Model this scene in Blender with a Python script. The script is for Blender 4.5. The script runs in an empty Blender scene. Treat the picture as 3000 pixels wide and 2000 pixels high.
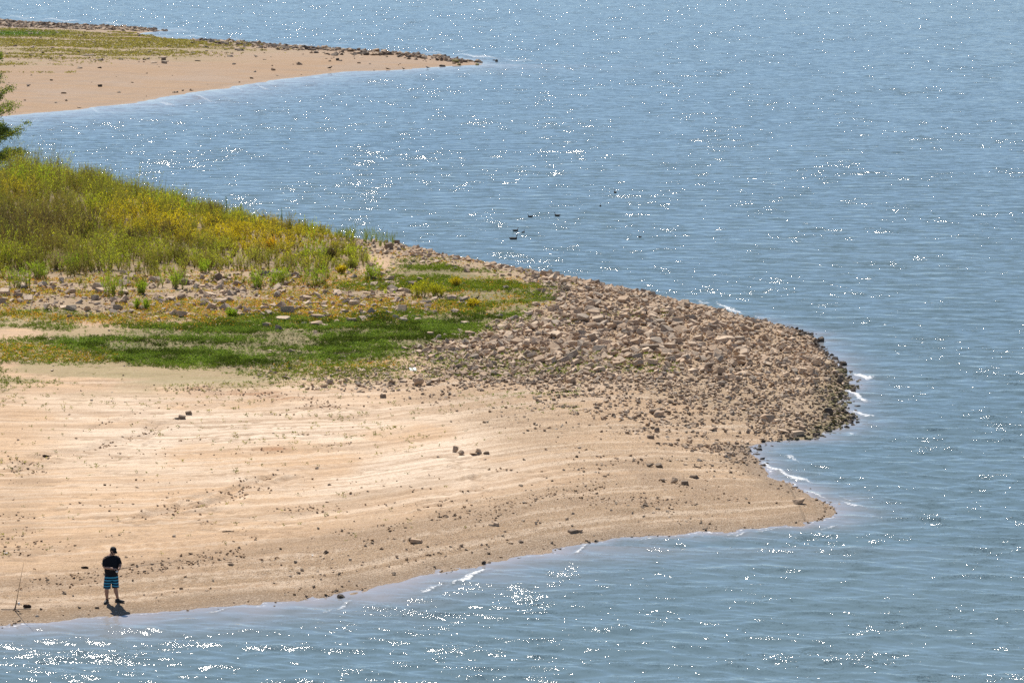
import bpy, bmesh, math, random
import numpy as np
from mathutils import Vector, Matrix, noise as mnoise

random.seed(7); rng = np.random.default_rng(11)
sc = bpy.context.scene
COL = sc.collection
# ---------------------------------------------------------------- camera numbers
FPX, HZ, HC = 8950.0, -250.0, 21.2          # focal length in photo pixels, horizon row, camera height (m)
PITCH = math.atan((1000 - HZ) / FPX)
CP, SP = math.cos(PITCH), math.sin(PITCH)

def W(px, py, z=0.0):
    """point of the plane at height z seen at photo pixel px, py"""
    px = np.asarray(px, float); py = np.asarray(py, float)
    u = px - 1500.0; v = 1000.0 - py
    dy = FPX * CP + v * SP; dz = -FPX * SP + v * CP
    t = (z - HC) / dz
    return u * t, dy * t

def P(x, y, z):
    zz = z - HC
    d = y * CP - zz * SP
    u = x / d * FPX; v = (y * SP + zz * CP) / d * FPX
    return 1500.0 + u, 1000.0 - v

# ---------------------------------------------------------------- numpy noise
_perm = {}
def vnoise(x, y, seed=0):
    if seed not in _perm:
        _perm[seed] = np.random.default_rng(1000 + seed).random((256, 256)).astype(np.float32)
    T = _perm[seed]
    xi = np.floor(x).astype(np.int64); yi = np.floor(y).astype(np.int64)
    fx = x - xi; fy = y - yi
    fx = fx * fx * (3 - 2 * fx); fy = fy * fy * (3 - 2 * fy)
    a = T[xi & 255, yi & 255]; b = T[(xi + 1) & 255, yi & 255]
    c = T[xi & 255, (yi + 1) & 255]; d = T[(xi + 1) & 255, (yi + 1) & 255]
    return (a * (1 - fx) + b * fx) * (1 - fy) + (c * (1 - fx) + d * fx) * fy
def fbm(x, y, s, octv=4, seed=0, gain=0.5):
    x = np.asarray(x, float) / s; y = np.asarray(y, float) / s
    r = 0; a = 1; t = 0
    for i in range(octv):
        r = r + a * vnoise(x + 17.3 * i, y - 9.1 * i, seed + i); t += a; a *= gain; x = x * 2.03; y = y * 2.03
    return r / t
def sstep(a, b, v):
    t = np.clip((v - a) / (b - a), 0, 1); return t * t * (3 - 2 * t)

def polysd(x, y, poly):
    """signed distance, positive inside"""
    x = np.asarray(x, float); y = np.asarray(y, float)
    best = np.full(x.shape, 1e18); ins = np.zeros(x.shape, bool)
    n = len(poly)
    for i in range(n):
        ax, ay = poly[i]; bx, by = poly[(i + 1) % n]
        ex, ey = bx - ax, by - ay
        wx, wy = x - ax, y - ay
        t = np.clip((wx * ex + wy * ey) / (ex * ex + ey * ey + 1e-12), 0, 1)
        d = (wx - ex * t) ** 2 + (wy - ey * t) ** 2
        best = np.minimum(best, d)
        if ay != by:
            c = ((ay > y) != (by > y)) & (x < (bx - ax) * (y - ay) / (by - ay) + ax)
            ins ^= c
    d = np.sqrt(best)
    return np.where(ins, d, -d)
def linesd(x, y, pts):
    best = np.full(np.shape(x), 1e18)
    for i in range(len(pts) - 1):
        ax, ay = pts[i]; bx, by = pts[i + 1]
        ex, ey = bx - ax, by - ay
        wx, wy = x - ax, y - ay
        t = np.clip((wx * ex + wy * ey) / (ex * ex + ey * ey + 1e-12), 0, 1)
        best = np.minimum(best, (wx - ex * t) ** 2 + (wy - ey * t) ** 2)
    return np.sqrt(best)

class TPS:
    def __init__(s, X, Y, Z, sc_=50.0, lam=1e-4):
        s.sc = sc_; s.X = np.array(X) / sc_; s.Y = np.array(Y) / sc_
        n = len(X); K = s.k(s.X[:, None] - s.X[None], s.Y[:, None] - s.Y[None]) + lam * np.eye(n)
        Pm = np.stack([np.ones(n), s.X, s.Y], 1)
        A = np.block([[K, Pm], [Pm.T, np.zeros((3, 3))]])
        s.w = np.linalg.solve(A, np.concatenate([Z, np.zeros(3)]))
    def k(s, dx, dy):
        r2 = dx * dx + dy * dy
        return r2 * np.log(r2 + 1e-12)
    def __call__(s, x, y):
        x = np.asarray(x, float) / s.sc; y = np.asarray(y, float) / s.sc
        r = s.w[-3] + s.w[-2] * x + s.w[-1] * y
        for i in range(len(s.X)):
            r = r + s.w[i] * s.k(x - s.X[i], y - s.Y[i])
        return r

# ---------------------------------------------------------------- near headland
SHORE = [(-900,1850),(-400,1842),(0,1830),(130,1824),(255,1817),(400,1803),(561,1786),(714,1773),(860,1760),(969,1747),(1097,1719),
 (1224,1690),(1310,1676),(1403,1655),(1500,1634),(1594,1613),(1690,1598),(1786,1585),(1880,1574),(1964,1566),(2070,1560),
 (2168,1553),(2250,1545),(2321,1537),(2390,1527),(2436,1518),(2474,1499),(2436,1473),(2400,1459),(2360,1441),(2310,1418),
 (2268,1395),(2236,1370),(2222,1345),(2194,1314),(2245,1298),(2300,1291),(2360,1282),(2410,1272),(2449,1256),(2478,1240),(2484,1218),
 (2466,1198),(2470,1178),(2460,1160),(2484,1140),(2490,1118),(2462,1082),(2440,1052),(2398,1022),(2392,1000),(2350,980)]
CREST = [(2300,968,.38),(2217,948,.6),(2089,914,.85),(1983,889,1.05),(1864,859,1.25),(1770,841,1.4),(1700,824,1.45),(1600,807,1.5),
 (1527,793,1.55),(1374,762,1.65),(1260,741,1.75),(1160,718,1.85),(991,696,2.05),(800,672,2.3),(620,640,2.55),(450,598,2.95),
 (250,552,3.4),(60,520,3.9),(-60,508,4.1),(-350,500,4.3),(-900,490,4.6)]
INNER = [(300,1768,.14),(0,1760,.2),(0,1690,.34),(400,1650,.38),(900,1600,.36),(1400,1500,.4),(1900,1450,.36),(2250,1485,.16),(0,1400,.58),
 (600,1300,.62),(1200,1300,.62),(1800,1250,.58),(2150,1200,.5),(0,1150,.95),(600,1080,.92),(1200,1080,.9),(0,980,1.35),(600,960,1.25),
 (1100,980,1.1),(0,860,1.95),(500,850,1.75),(1000,850,1.6),(1400,900,1.4),(1800,1000,1.1),(2200,1050,.75),(0,700,2.8),(400,700,2.5),
 (800,740,2.15),(-600,1700,.35),(-600,1150,1.1),(-600,860,2.2),(-600,650,3.3),(2330,1130,.5),(2100,1330,.35)]
def world_pts(lst):
    return [tuple(float(c) for c in W(a, b, z)) + (z,) for a, b, z in lst]
front = world_pts([(a, b, 0.0) for a, b in SHORE])
crest = world_pts(CREST)
back = [(x + .7 * (z / .3 + .8), y + .7 * (z / .3 + .8), 0.0) for x, y, z in crest]
NPOLY = [(a, b) for a, b, _ in front + back]
ctrl = front + crest + back + world_pts(INNER)
ctrl += [(x + .7 * (z / .3 + 5), y + .7 * (z / .3 + 5), -1.0) for x, y, z in crest[::3]]
NT = TPS(*[np.array([c[i] for c in ctrl]) for i in range(3)])
# old wheel ruts, gullies and slumps in the sand: (points, half width m, depth m, darkening)
RUTS = [([(480,1230),(420,1262),(370,1285),(300,1310),(200,1325),(60,1350)],.35,.06,.35),
 ([(800,1395),(740,1412),(690,1440),(640,1466),(560,1480),(500,1486),(430,1512)],.3,.10,.5),
 ([(850,1405),(800,1420),(760,1432)],.22,.08,.5),([(620,1440),(560,1455),(520,1470)],.22,.08,.4),
 ([(540,1140),(640,1148),(760,1155),(860,1172),(980,1186)],.4,.04,.55),([(640,1165),(740,1176),(900,1190)],.2,.04,.4),
 ([(1310,1370),(1380,1384),(1413,1402),(1405,1420),(1370,1436)],.14,.05,.4),([(1395,1386),(1400,1402),(1385,1420),(1350,1436)],.1,.05,.4),
 ([(900,1330),(960,1305),(1010,1290)],.2,.04,.3),([(400,1290),(600,1270),(800,1262),(1000,1258)],.12,.03,.25),
 ([(250,1250),(450,1190),(600,1175)],.15,.03,.3),([(300,1330),(560,1335),(900,1318),(1100,1330)],.1,.03,.25),
 ([(1000,1640),(1150,1610),(1250,1590),(1400,1560)],.08,.03,.3),([(910,1696),(1000,1680),(1060,1668)],.14,.07,.5),
 ([(1270,1625),(1330,1612),(1400,1604)],.1,.06,.5),([(700,1560),(900,1500),(1150,1470),(1400,1460),(1800,1410)],.35,.03,.3),
 ([(0,1710),(300,1668),(520,1640),(800,1600)],.3,.03,.3),([(120,1345),(60,1372),(0,1380)],.25,.08,.4),
 ([(700,1200),(860,1205),(1020,1215)],.1,.03,.3),([(1700,1310),(1780,1322),(1850,1330)],.1,.04,.4)]
RUTW = []
for pts, w, d, k in RUTS:
    q = [W(a, b, .6 if b > 1300 else .8) for a, b in pts]
    RUTW.append(([(float(a), float(b)) for a, b in q], w, d, k))

_fx = np.array([p[0] for p in front[:31]]); _fy = np.array([p[1] for p in front[:31]])
def inland(x, y):
    """follows the front shoreline near it and straightens out further up the sand"""
    yf = np.interp(x, _fx, _fy); d = y - yf
    return y - yf * np.exp(-np.clip(d, 0, 200) / 22.0)
def near_sd(x, y):
    wx = (fbm(x, y, 1.3, 3, 40) - .5) * 1.0; wy = (fbm(x, y, 1.3, 3, 50) - .5) * 1.6
    return polysd(x + wx, y + wy, NPOLY)
def near_h(x, y, fine=True):
    x = np.asarray(x, float); y = np.asarray(y, float)
    sd = near_sd(x, y)
    z = NT(x, y)
    zi = np.maximum(z, np.minimum(.035 * sd, .25))
    zi = np.minimum(zi, .03 + .5 * sd)
    zo = .02 + .1 * np.minimum(-sd, 12)
    z = np.where(sd > 0, zi, -np.abs(zo))
    if fine:
        amp = sstep(0, 3, sd)
        z = z + amp * ((fbm(x, y, 5, 3, 3) - .5) * .16 + (fbm(x, y, .8, 3, 9) - .5) * .05)
        for pts, w, d, k in RUTW:
            l = linesd(x + (fbm(x, y, .7, 2, 60) - .5) * .8, y + (fbm(x, y, .9, 2, 63) - .5) * 1.8, pts)
            z = z - d * np.exp(-(l / w) ** 2) + .6 * d * np.exp(-((l - 1.9 * w) / w) ** 2)
        z = z + amp * (.020 * (fbm(x, y, .35, 2, 12) - .5) + .06 * (np.abs(fbm(x * .22 + .3 * y, y, 1.1, 4, 15) - .5) < .018) * -.5)
        # wave-cut berm lines parallel to the shore
        z = z + amp * .018 * np.sin(sd * 4.2 + 5 * fbm(x, y, 6, 2, 21)) * sstep(9, 2, sd)
    return z
def G(px, py):
    """ground point seen at pixel (near headland)"""
    zz = np.linspace(5.0, -.1, 256)
    x, y = W(px, py, zz); h = near_h(x, y)
    i = int(np.argmax(h >= zz)) if (h >= zz).any() else int(np.argmax(h - zz))
    return float(x[i]), float(y[i]), float(h[i])

# ---------------------------------------------------------------- far spit
FSH = [(-900,402),(-400,378),(34,338),(213,323),(404,300),(553,274),(714,251),(829,232),(886,226),(1008,212),(1187,205),(1340,194),(1411,189)]
FBK = [(1355,176,.1),(1299,166,.3),(1212,157,.6),(1130,152,.7),(1059,147,.7),(906,138,.7),(753,126,.7),(638,122,.7),(510,115,.5),(446,105,.15),(408,101,.0),
 (440,92,.0),(482,90,.1),(425,80,.5),(298,74,.7),(213,70,.7),(128,66,.7),(0,54,.8),(-400,30,.9),(-900,10,1.0)]
ffront = world_pts([(a, b, 0.0) for a, b in FSH]); fback = world_pts(FBK)
FPOLY = [(a, b) for a, b, _ in ffront] + [(x + .3, y + z / .1 * .8) for x, y, z in fback]
FIN = world_pts([(0,250,.8),(0,150,1.6),(300,200,1.2),(300,120,1.3),(600,170,1.1),(600,220,.5),(900,170,.9),(900,200,.4),(1200,180,.5),(0,90,1.2),(-400,200,1.6),(200,85,1.0)])
fctrl = ffront + fback + FIN
FT = TPS(*[np.array([c[i] for c in fctrl]) for i in range(3)], sc_=100.0)
def far_sd(x, y):
    return polysd(x + (fbm(x, y, 5, 3, 70) - .5) * 2.5, y + (fbm(x, y, 6, 3, 75) - .5) * 7, FPOLY)
def far_h(x, y, fine=True):
    x = np.asarray(x, float); y = np.asarray(y, float)
    sd = far_sd(x, y); z = FT(x, y)
    zi = np.maximum(z, np.minimum(.03 * sd, .3)); zi = np.minimum(zi, .02 + .12 * sd)
    z = np.where(sd > 0, zi, -np.abs(.03 * sd) - .01)
    if fine:
        z = z + sstep(0, 8, sd) * ((fbm(x, y, 9, 4, 80) - .5) * .4 + (fbm(x, y * .5, 1.6, 2, 83) - .5) * .14)
    return z
def GF(px, py):
    zz = np.linspace(3.0, -.02, 256)
    x, y = W(px, py, zz); h = far_h(x, y)
    i = int(np.argmax(h >= zz)) if (h >= zz).any() else int(np.argmax(h - zz))
    return float(x[i]), float(y[i]), max(float(h[i]), -.05)

# ---------------------------------------------------------------- masks (areas of ground, given by what grows or lies there)
YS = 2.6
def mask(px, py, poly, feather, warp=40, seed=0, wx=None):
    a = px + wx[0] * warp * 2; b = (py + wx[1] * warp) 
    s = polysd(a, b * YS, [(q[0], q[1] * YS) for q in poly])
    return sstep(-feather, feather, s)
def masks(x, y, z):
    px, py = P(x, y, z)
    w = (fbm(x, y, 3.0, 4, 101) - .5, fbm(x, y, 3.0, 4, 111) - .5)
    m = {}
    m['weed'] = mask(px, py, [(-900,350),(0,440),(300,520),(600,600),(800,650),(950,688),(1040,730),(1080,775),(1000,800),(930,822),(820,800),(600,790),(480,806),(200,810),(-900,800)], 35, 30, 0, w)
    m['gold'] = mask(px, py, [(330,630),(500,645),(800,685),(960,712),(960,735),(800,745),(560,720),(400,690),(310,660)], 60, 40, 0, w)
    m['gold2'] = mask(px, py, [(-300,560),(60,575),(90,600),(-300,600)], 60, 20, 0, w)
    m['brown'] = mask(px, py, [(-500,570),(60,580),(200,620),(250,690),(200,770),(-500,790)], 80, 40, 0, w)
    m['rockband'] = mask(px, py, [(-900,795),(0,805),(500,805),(780,795),(960,815),(1100,790),(1320,840),(1400,900),(1200,940),(900,960),(600,940),(420,925),(200,925),(0,905),(-900,900)], 50, 30, 0, w)
    m['crestrock'] = mask(px, py, [(830,655),(1000,668),(1200,700),(1400,745),(1600,795),(1700,830),(1640,860),(1500,812),(1350,790),(1180,775),(1000,730),(850,690)], 40, 16, 0, w)
    m['rubble'] = mask(px, py, [(1560,780),(1700,800),(2000,870),(2400,960),(2520,1080),(2530,1260),(2440,1290),(2300,1285),(2120,1210),(1950,1160),(1800,1120),(1650,1120),(1500,1125),(1290,1085),(1200,1030),(1330,985),(1500,930),(1600,890),(1600,850)], 60, 36, 0, w)
    m['stones'] = mask(px, py, [(700,1060),(1000,1030),(1300,1040),(1900,1120),(2300,1260),(2280,1330),(2230,1370),(2050,1330),(1900,1290),(1650,1190),(1400,1150),(1100,1150),(900,1140)], 110, 40, 0, w)
    m['bigrock'] = mask(px, py, [(1600,840),(1800,860),(2100,930),(2250,1050),(2150,1110),(1900,1080),(1600,1060),(1420,1060),(1350,1010),(1500,940),(1620,900)], 80, 30, 0, w)
    m['clover'] = mask(px, py, [(60,985),(300,975),(560,950),(760,925),(1000,925),(1150,905),(1400,900),(1560,880),(1590,910),(1420,960),(1330,1000),(1200,1040),(980,1070),(700,1075),(380,1060),(300,1030)], 50, 46, 0, w)
    m['crestgreen'] = mask(px, py, [(1180,770),(1300,772),(1500,815),(1620,850),(1640,885),(1500,905),(1300,890),(1120,860),(1000,860),(980,830),(1120,815)], 50, 30, 0, w)
    m['thin'] = mask(px, py, [(-900,880),(200,900),(600,950),(1100,1010),(1150,1110),(700,1130),(300,1150),(-900,1160)], 70, 60, 0, w)
    m['dry'] = mask(px, py, [(-900,850),(0,865),(300,860),(700,865),(1000,880),(1450,880),(1500,905),(1250,925),(900,930),(600,960),(300,950),(0,930),(-900,920)], 45, 36, 0, w)
    m['algae'] = mask(px, py, [(2455,1060),(2560,1060),(2560,1300),(2300,1300),(2350,1260),(2400,1220),(2390,1150),(2440,1110)], 60, 16, 0, w)
    m['gravel'] = mask(px, py, [(1150,1110),(1900,1100),(2600,1200),(2600,1560),(1900,1600),(1300,1660),(900,1700),(700,1660),(1200,1570),(1500,1480),(1650,1400),(1500,1330),(1300,1200)], 160, 60, 0, w)
    m['pale'] = mask(px, py, [(100,1170),(500,1150),(1000,1190),(1500,1230),(1560,1330),(1500,1420),(1100,1500),(800,1480),(500,1400),(200,1350)], 260, 60, 0, w)
    m['rust'] = np.maximum(mask(px, py, [(540,1132),(700,1140),(820,1150),(990,1178),(960,1190),(760,1168),(560,1150)], 30, 14, 0, w),
                           mask(px, py, [(735,1318),(800,1305),(850,1318),(800,1332)], 22, 14, 0, w))
    return px, py, m
# ---------------------------------------------------------------- mesh helpers
def mesh_arrays(name, V, F, col=None, mat=None, smooth=False, attrs=None):
    """V (n,3), F (m,k) all faces the same size"""
    me = bpy.data.meshes.new(name)
    V = np.ascontiguousarray(V, np.float32); F = np.ascontiguousarray(F, np.int32)
    m, k = F.shape
    me.vertices.add(len(V)); me.vertices.foreach_set('co', V.ravel())
    me.loops.add(m * k); me.loops.foreach_set('vertex_index', F.ravel())
    me.polygons.add(m); me.polygons.foreach_set('loop_start', np.arange(0, m * k, k, dtype=np.int32))
    me.polygons.foreach_set('use_smooth', np.full(m, smooth, bool))
    me.update(calc_edges=True)
    if col is not None:
        a = me.color_attributes.new('Col', 'FLOAT_COLOR', 'POINT')
        c = np.ones((len(V), 4), np.float32); c[:, :3] = col
        a.data.foreach_set('color', c.ravel())
    for k_, v_ in (attrs or {}).items():
        a = me.attributes.new(k_, 'FLOAT', 'POINT'); a.data.foreach_set('value', np.ascontiguousarray(v_, np.float32))
    if mat: me.materials.append(mat)
    return me
def link(name, me, parent=None):
    o = bpy.data.objects.new(name, me); COL.objects.link(o)
    if parent: o.parent = parent
    return o
def tag(o, label=None, cat=None, group=None, kind=None):
    if label: o['label'] = label
    if cat: o['category'] = cat
    if group: o['group'] = group
    if kind: o['kind'] = kind
    return o
def empty(name, loc, rz=0.0):
    o = bpy.data.objects.new(name, None); COL.objects.link(o)
    o.location = loc; o.rotation_euler = (0, 0, rz); o.empty_display_size = .2
    return o

# ---------------------------------------------------------------- materials
def newmat(name):
    m = bpy.data.materials.new(name); m.use_nodes = True
    nt = m.node_tree; nt.nodes.clear()
    out = nt.nodes.new('ShaderNodeOutputMaterial')
    return m, nt, out
class NB:
    def __init__(s, nt): s.nt = nt
    def n(s, typ, ins=None, **props):
        nd = s.nt.nodes.new(typ)
        for k, v in props.items(): setattr(nd, k, v)
        for k, v in (ins or {}).items():
            if isinstance(v, bpy.types.NodeSocket): s.nt.links.new(v, nd.inputs[k])
            else: nd.inputs[k].default_value = v
        return nd
    def math(s, op, a, b=0.0, c=None, clamp=False):
        nd = s.nt.nodes.new('ShaderNodeMath'); nd.operation = op; nd.use_clamp = clamp
        for i, v in enumerate([a, b] + ([c] if c is not None else [])):
            if isinstance(v, bpy.types.NodeSocket): s.nt.links.new(v, nd.inputs[i])
            else: nd.inputs[i].default_value = v
        return nd.outputs[0]
    def vmath(s, op, a, b=None):
        nd = s.nt.nodes.new('ShaderNodeVectorMath'); nd.operation = op
        for i, v in enumerate([a] + ([b] if b is not None else [])):
            if isinstance(v, bpy.types.NodeSocket): s.nt.links.new(v, nd.inputs[i])
            else: nd.inputs[i].default_value = v
        return nd.outputs[0]
    def mix(s, f, a, b, mode='MIX'):
        nd = s.nt.nodes.new('ShaderNodeMix'); nd.data_type = 'RGBA'; nd.blend_type = mode
        for i, v in ((0, f), (6, a), (7, b)):
            if isinstance(v, bpy.types.NodeSocket): s.nt.links.new(v, nd.inputs[i])
            else: nd.inputs[i].default_value = v if i == 0 else (*v, 1)
        return nd.outputs[2]
    def ramp(s, f, pts):
        nd = s.nt.nodes.new('ShaderNodeMapRange'); nd.clamp = True
        nd.inputs[1].default_value, nd.inputs[2].default_value, nd.inputs[3].default_value, nd.inputs[4].default_value = pts
        s.nt.links.new(f, nd.inputs[0]); return nd.outputs[0]
    def noise(s, vec, scale, detail=3, rough=.5, out=0):
        nd = s.n('ShaderNodeTexNoise', {'Vector': vec, 'Scale': scale, 'Detail': detail, 'Roughness': rough}); return nd.outputs[out]

def mat_ground():
    m, nt, out = newmat('sandy_ground'); b = NB(nt)
    pos = b.n('ShaderNodeNewGeometry').outputs['Position']
    col = b.n('ShaderNodeVertexColor', layer_name='Col').outputs[0]
    gr = b.n('ShaderNodeAttribute', attribute_name='grit').outputs['Fac']
    wet = b.n('ShaderNodeAttribute', attribute_name='wet').outputs['Fac']
    sdv = b.n('ShaderNodeAttribute', attribute_name='inland').outputs['Fac']
    sx_ = b.n('ShaderNodeSeparateXYZ', {0: pos}).outputs[0]
    st = b.n('ShaderNodeCombineXYZ', {0: b.math('MULTIPLY', sx_, .16), 1: sdv, 2: 0.0}).outputs[0]
    n1 = b.noise(st, 1.6, 5, .62)
    n2 = b.noise(pos, 9.0, 4, .65)
    n3 = b.noise(b.vmath('MULTIPLY', pos, (1.0, .6, 1.0)), 24.0, 2, .6)
    c = b.mix(b.ramp(n1, (.42, .64, 0, .5)), col, (.40, .27, .17))
    c = b.mix(b.ramp(n2, (.5, .72, 0, .38)), c, (.31, .22, .14))
    c = b.mix(b.ramp(n2, (.45, .28, 0, .45)), c, (.70, .56, .42))
    spk = b.math('MULTIPLY', b.ramp(n3, (.54, .64, 0, 1)), b.math('MULTIPLY_ADD', gr, .7, .28))
    c = b.mix(spk, c, (.16, .115, .08))
    spl = b.math('MULTIPLY', b.ramp(n3, (.44, .34, 0, 1)), b.math('MULTIPLY', gr, .6))
    c = b.mix(spl, c, (.58, .50, .40))
    bsdf = b.n('ShaderNodeBsdfPrincipled', {'Base Color': c, 'Roughness': b.math('SUBTRACT', .95, b.math('MULTIPLY', wet, .2)), 'Specular IOR Level': .3})
    h = b.math('ADD', b.math('MULTIPLY', n2, .03), b.math('MULTIPLY', n3, b.math('MULTIPLY_ADD', gr, .025, .006)))
    h = b.math('ADD', h, b.math('MULTIPLY', n1, .03))
    bp = b.n('ShaderNodeBump', {'Height': h, 'Strength': 1.0, 'Distance': 1.0})
    nt.links.new(bp.outputs[0], bsdf.inputs['Normal']); nt.links.new(bsdf.outputs[0], out.inputs[0])
    return m
def mat_rock(name='rock', wetdark=False):
    m, nt, out = newmat(name); b = NB(nt)
    col = b.n('ShaderNodeVertexColor', layer_name='Col').outputs[0]
    pos = b.n('ShaderNodeNewGeometry').outputs['Position']
    n1 = b.noise(pos, 3.5, 4, .6); n2 = b.noise(pos, 16, 3, .6)
    c = b.mix(b.ramp(n1, (.4, .65, 0, .4)), col, (.27, .20, .15))
    c = b.mix(b.ramp(n2, (.52, .7, 0, .5)), c, (.17, .14, .11))
    c = b.mix(b.ramp(n2, (.45, .3, 0, .4)), c, (.55, .47, .38))
    bs = b.n('ShaderNodeBsdfPrincipled', {'Base Color': c, 'Roughness': .9, 'Specular IOR Level': .25})
    bp = b.n('ShaderNodeBump', {'Height': b.math('ADD', n1, n2), 'Strength': .5, 'Distance': .04})
    nt.links.new(bp.outputs[0], bs.inputs['Normal']); nt.links.new(bs.outputs[0], out.inputs[0])
    return m
def mat_leaf(name='leaf', trans=.45, gl=.025):
    m, nt, out = newmat(name); b = NB(nt)
    col = b.n('ShaderNodeVertexColor', layer_name='Col').outputs[0]
    d = b.n('ShaderNodeBsdfDiffuse', {'Color': col})
    t = b.n('ShaderNodeBsdfTranslucent', {'Color': b.mix(1.0, col, (1.4, 1.4, .6), 'MULTIPLY')})
    mx = b.n('ShaderNodeMixShader', {0: trans, 1: d.outputs[0], 2: t.outputs[0]})
    g = b.n('ShaderNodeBsdfGlossy', {'Color': (1, 1, 1, 1), 'Roughness': .4})
    mx2 = b.n('ShaderNodeMixShader', {0: gl, 1: mx.outputs[0], 2: g.outputs[0]})
    nt.links.new(mx2.outputs[0], out.inputs[0])
    return m
def mat_plain(name, c, rough=.8, spec=.3, var=.25, scale=20):
    m, nt, out = newmat(name); b = NB(nt)
    pos = b.n('ShaderNodeTexCoord').outputs['Object']
    n1 = b.noise(pos, scale, 3, .6)
    cc = b.mix(b.ramp(n1, (.35, .7, 0, var)), c, tuple(v * .5 for v in c))
    bs = b.n('ShaderNodeBsdfPrincipled', {'Base Color': cc, 'Roughness': rough, 'Specular IOR Level': spec})
    nt.links.new(bs.outputs[0], out.inputs[0]); return m
def mat_water():
    m, nt, out = newmat('lake_water'); b = NB(nt)
    geo = b.n('ShaderNodeNewGeometry'); pos = geo.outputs['Position']
    sh = b.n('ShaderNodeAttribute', attribute_name='shallow').outputs['Fac']
    fo = b.n('ShaderNodeAttribute', attribute_name='foam').outputs['Fac']
    crest_ = b.n('ShaderNodeAttribute', attribute_name='crest').outputs['Fac']
    # ripples: three scales of small facets turned from the level, longer across the wind than along it
    def facet(vec, scale, detail, amt, seed):
        v = b.vmath('ADD', b.vmath('MULTIPLY', pos, vec), (seed, seed * .37, 0))
        c = b.noise(v, scale, detail, .55, 1)
        return b.vmath('MULTIPLY', b.vmath('SUBTRACT', c, (.5, .5, .5)), (amt * .75, amt, 0))
    s1 = facet((.5, 1, 0), .9, 3, .75, 0)
    s2 = facet((.5, 1, 0), 3.2, 2, .95, 31)
    s3 = facet((.7, 1, 0), 26.0, 1, 1.7, 77)
    # gusts: patches where the small ripple is stronger
    g1 = b.ramp(b.noise(b.vmath('MULTIPLY', pos, (.16, .075, 0)), 1.0, 5, .7), (.50, .66, 0, 1))
    g2 = b.ramp(b.noise(b.vmath('MULTIPLY', pos, (.4, 1, 0)), 1.0, 3, .6), (.50, .66, 0, 1))
    gust = b.math('MULTIPLY_ADD', b.math('MULTIPLY', b.math('ADD', g1, .25), b.math('ADD', g2, .25)), 1.0, .42)
    gust2 = b.ramp(crest_, (-.4, 1.2, .7, 1.5))
    k3 = b.math('MULTIPLY', b.math('MULTIPLY', gust, gust2), b.math('SUBTRACT', 1.0, b.math('MULTIPLY', sh, .82)))
    k12 = b.math('SUBTRACT', 1.0, b.math('MULTIPLY', sh, .86))
    def scale(v, k): 
        nd = nt.nodes.new('ShaderNodeVectorMath'); nd.operation = 'SCALE'
        nt.links.new(v, nd.inputs[0]); nt.links.new(k, nd.inputs[3]); return nd.outputs[0]
    tot = b.vmath('ADD', b.vmath('ADD', scale(s1, k12), scale(s2, k12)), scale(s3, k3))
    # the wind leans every wavelet the same way: steep lee faces towards -y, long flat backs
    sp_ = b.n('ShaderNodeSeparateXYZ', {0: tot})
    sy = b.math('ADD', b.math('MINIMUM', sp_.outputs[1], 0.0), b.math('MULTIPLY', b.math('MAXIMUM', sp_.outputs[1], 0.0), .12))
    sy = b.math('SUBTRACT', sy, b.math('MULTIPLY', k12, .05))
    # sun glints put into the normals: facets tilted to the sun, in broken clusters
    cr = b.noise(b.vmath('MULTIPLY', pos, (.42, .26, 0)), 1.0, 5, .7)
    cr2 = b.math('ADD', b.noise(b.vmath('MULTIPLY', pos, (1.1, 2.0, 0)), 1.0, 2, .6), b.math('MULTIPLY', b.noise(b.vmath('MULTIPLY', pos, (6, 5, 0)), 1.0, 2, .6), .9))
    lean = b.math('MULTIPLY', b.ramp(b.math('ADD', b.math('MULTIPLY_ADD', cr2, .5, cr), b.math('MULTIPLY', b.math('SUBTRACT', b.noise(b.vmath('MULTIPLY', pos, (.12, .05, 0)), 1.0, 2, .5), .5), .45)), (1.06, 1.15, 0, 1)), k12)
    lean = b.math('MULTIPLY', lean, b.ramp(b.noise(b.vmath('MULTIPLY', pos, (13, 7, 0)), 1.0, 2, .7), (.43, .53, 0, 1)))
    jit = b.noise(b.vmath('MULTIPLY', pos, (1.1, .9, 0)), 1.0, 4, .7)
    sx = b.math('SUBTRACT', sp_.outputs[0], b.math('MULTIPLY', lean, b.math('MULTIPLY_ADD', b.math('SUBTRACT', jit, .5), 1.6, .22)))
    sy = b.math('SUBTRACT', sy, b.math('MULTIPLY', lean, .44))
    tot = b.n('ShaderNodeCombineXYZ', {0: sx, 1: sy, 2: 0.0}).outputs[0]
    nrm = b.vmath('NORMALIZE', b.vmath('ADD', geo.outputs['Normal'], tot))
    deep = b.mix(b.ramp(b.noise(pos, .03, 3, .5), (.3, .7, 0, 1)), (.135, .205, .240), (.150, .220, .248))
    c = b.mix(b.math('MULTIPLY', sh, .80), deep, (.40, .35, .34))
    fn = b.noise(b.vmath('MULTIPLY', pos, (.8, 1, 0)), 7.0, 4, .75)
    fm = b.ramp(b.math('ADD', fo, b.math('MULTIPLY', b.math('SUBTRACT', fn, .5), 2.4)), (.5, .85, 0, .9))
    bs = b.n('ShaderNodeBsdfPrincipled', {'Base Color': c, 'Roughness': .06, 'IOR': 1.333, 'Normal': nrm})
    fs = b.n('ShaderNodeBsdfPrincipled', {'Base Color': (.85, .85, .84, 1), 'Roughness': .6, 'Subsurface Weight': 0.0})
    mx = b.n('ShaderNodeMixShader', {0: fm, 1: bs.outputs[0], 2: fs.outputs[0]})
    nt.links.new(mx.outputs[0], out.inputs[0]); return m
M_GROUND = mat_ground(); M_ROCK = mat_rock(); M_LEAF = mat_leaf('weed_leaves', .5); M_CLOVER = mat_leaf('clover_leaves', .35, .0); M_WATER = mat_water()

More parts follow.
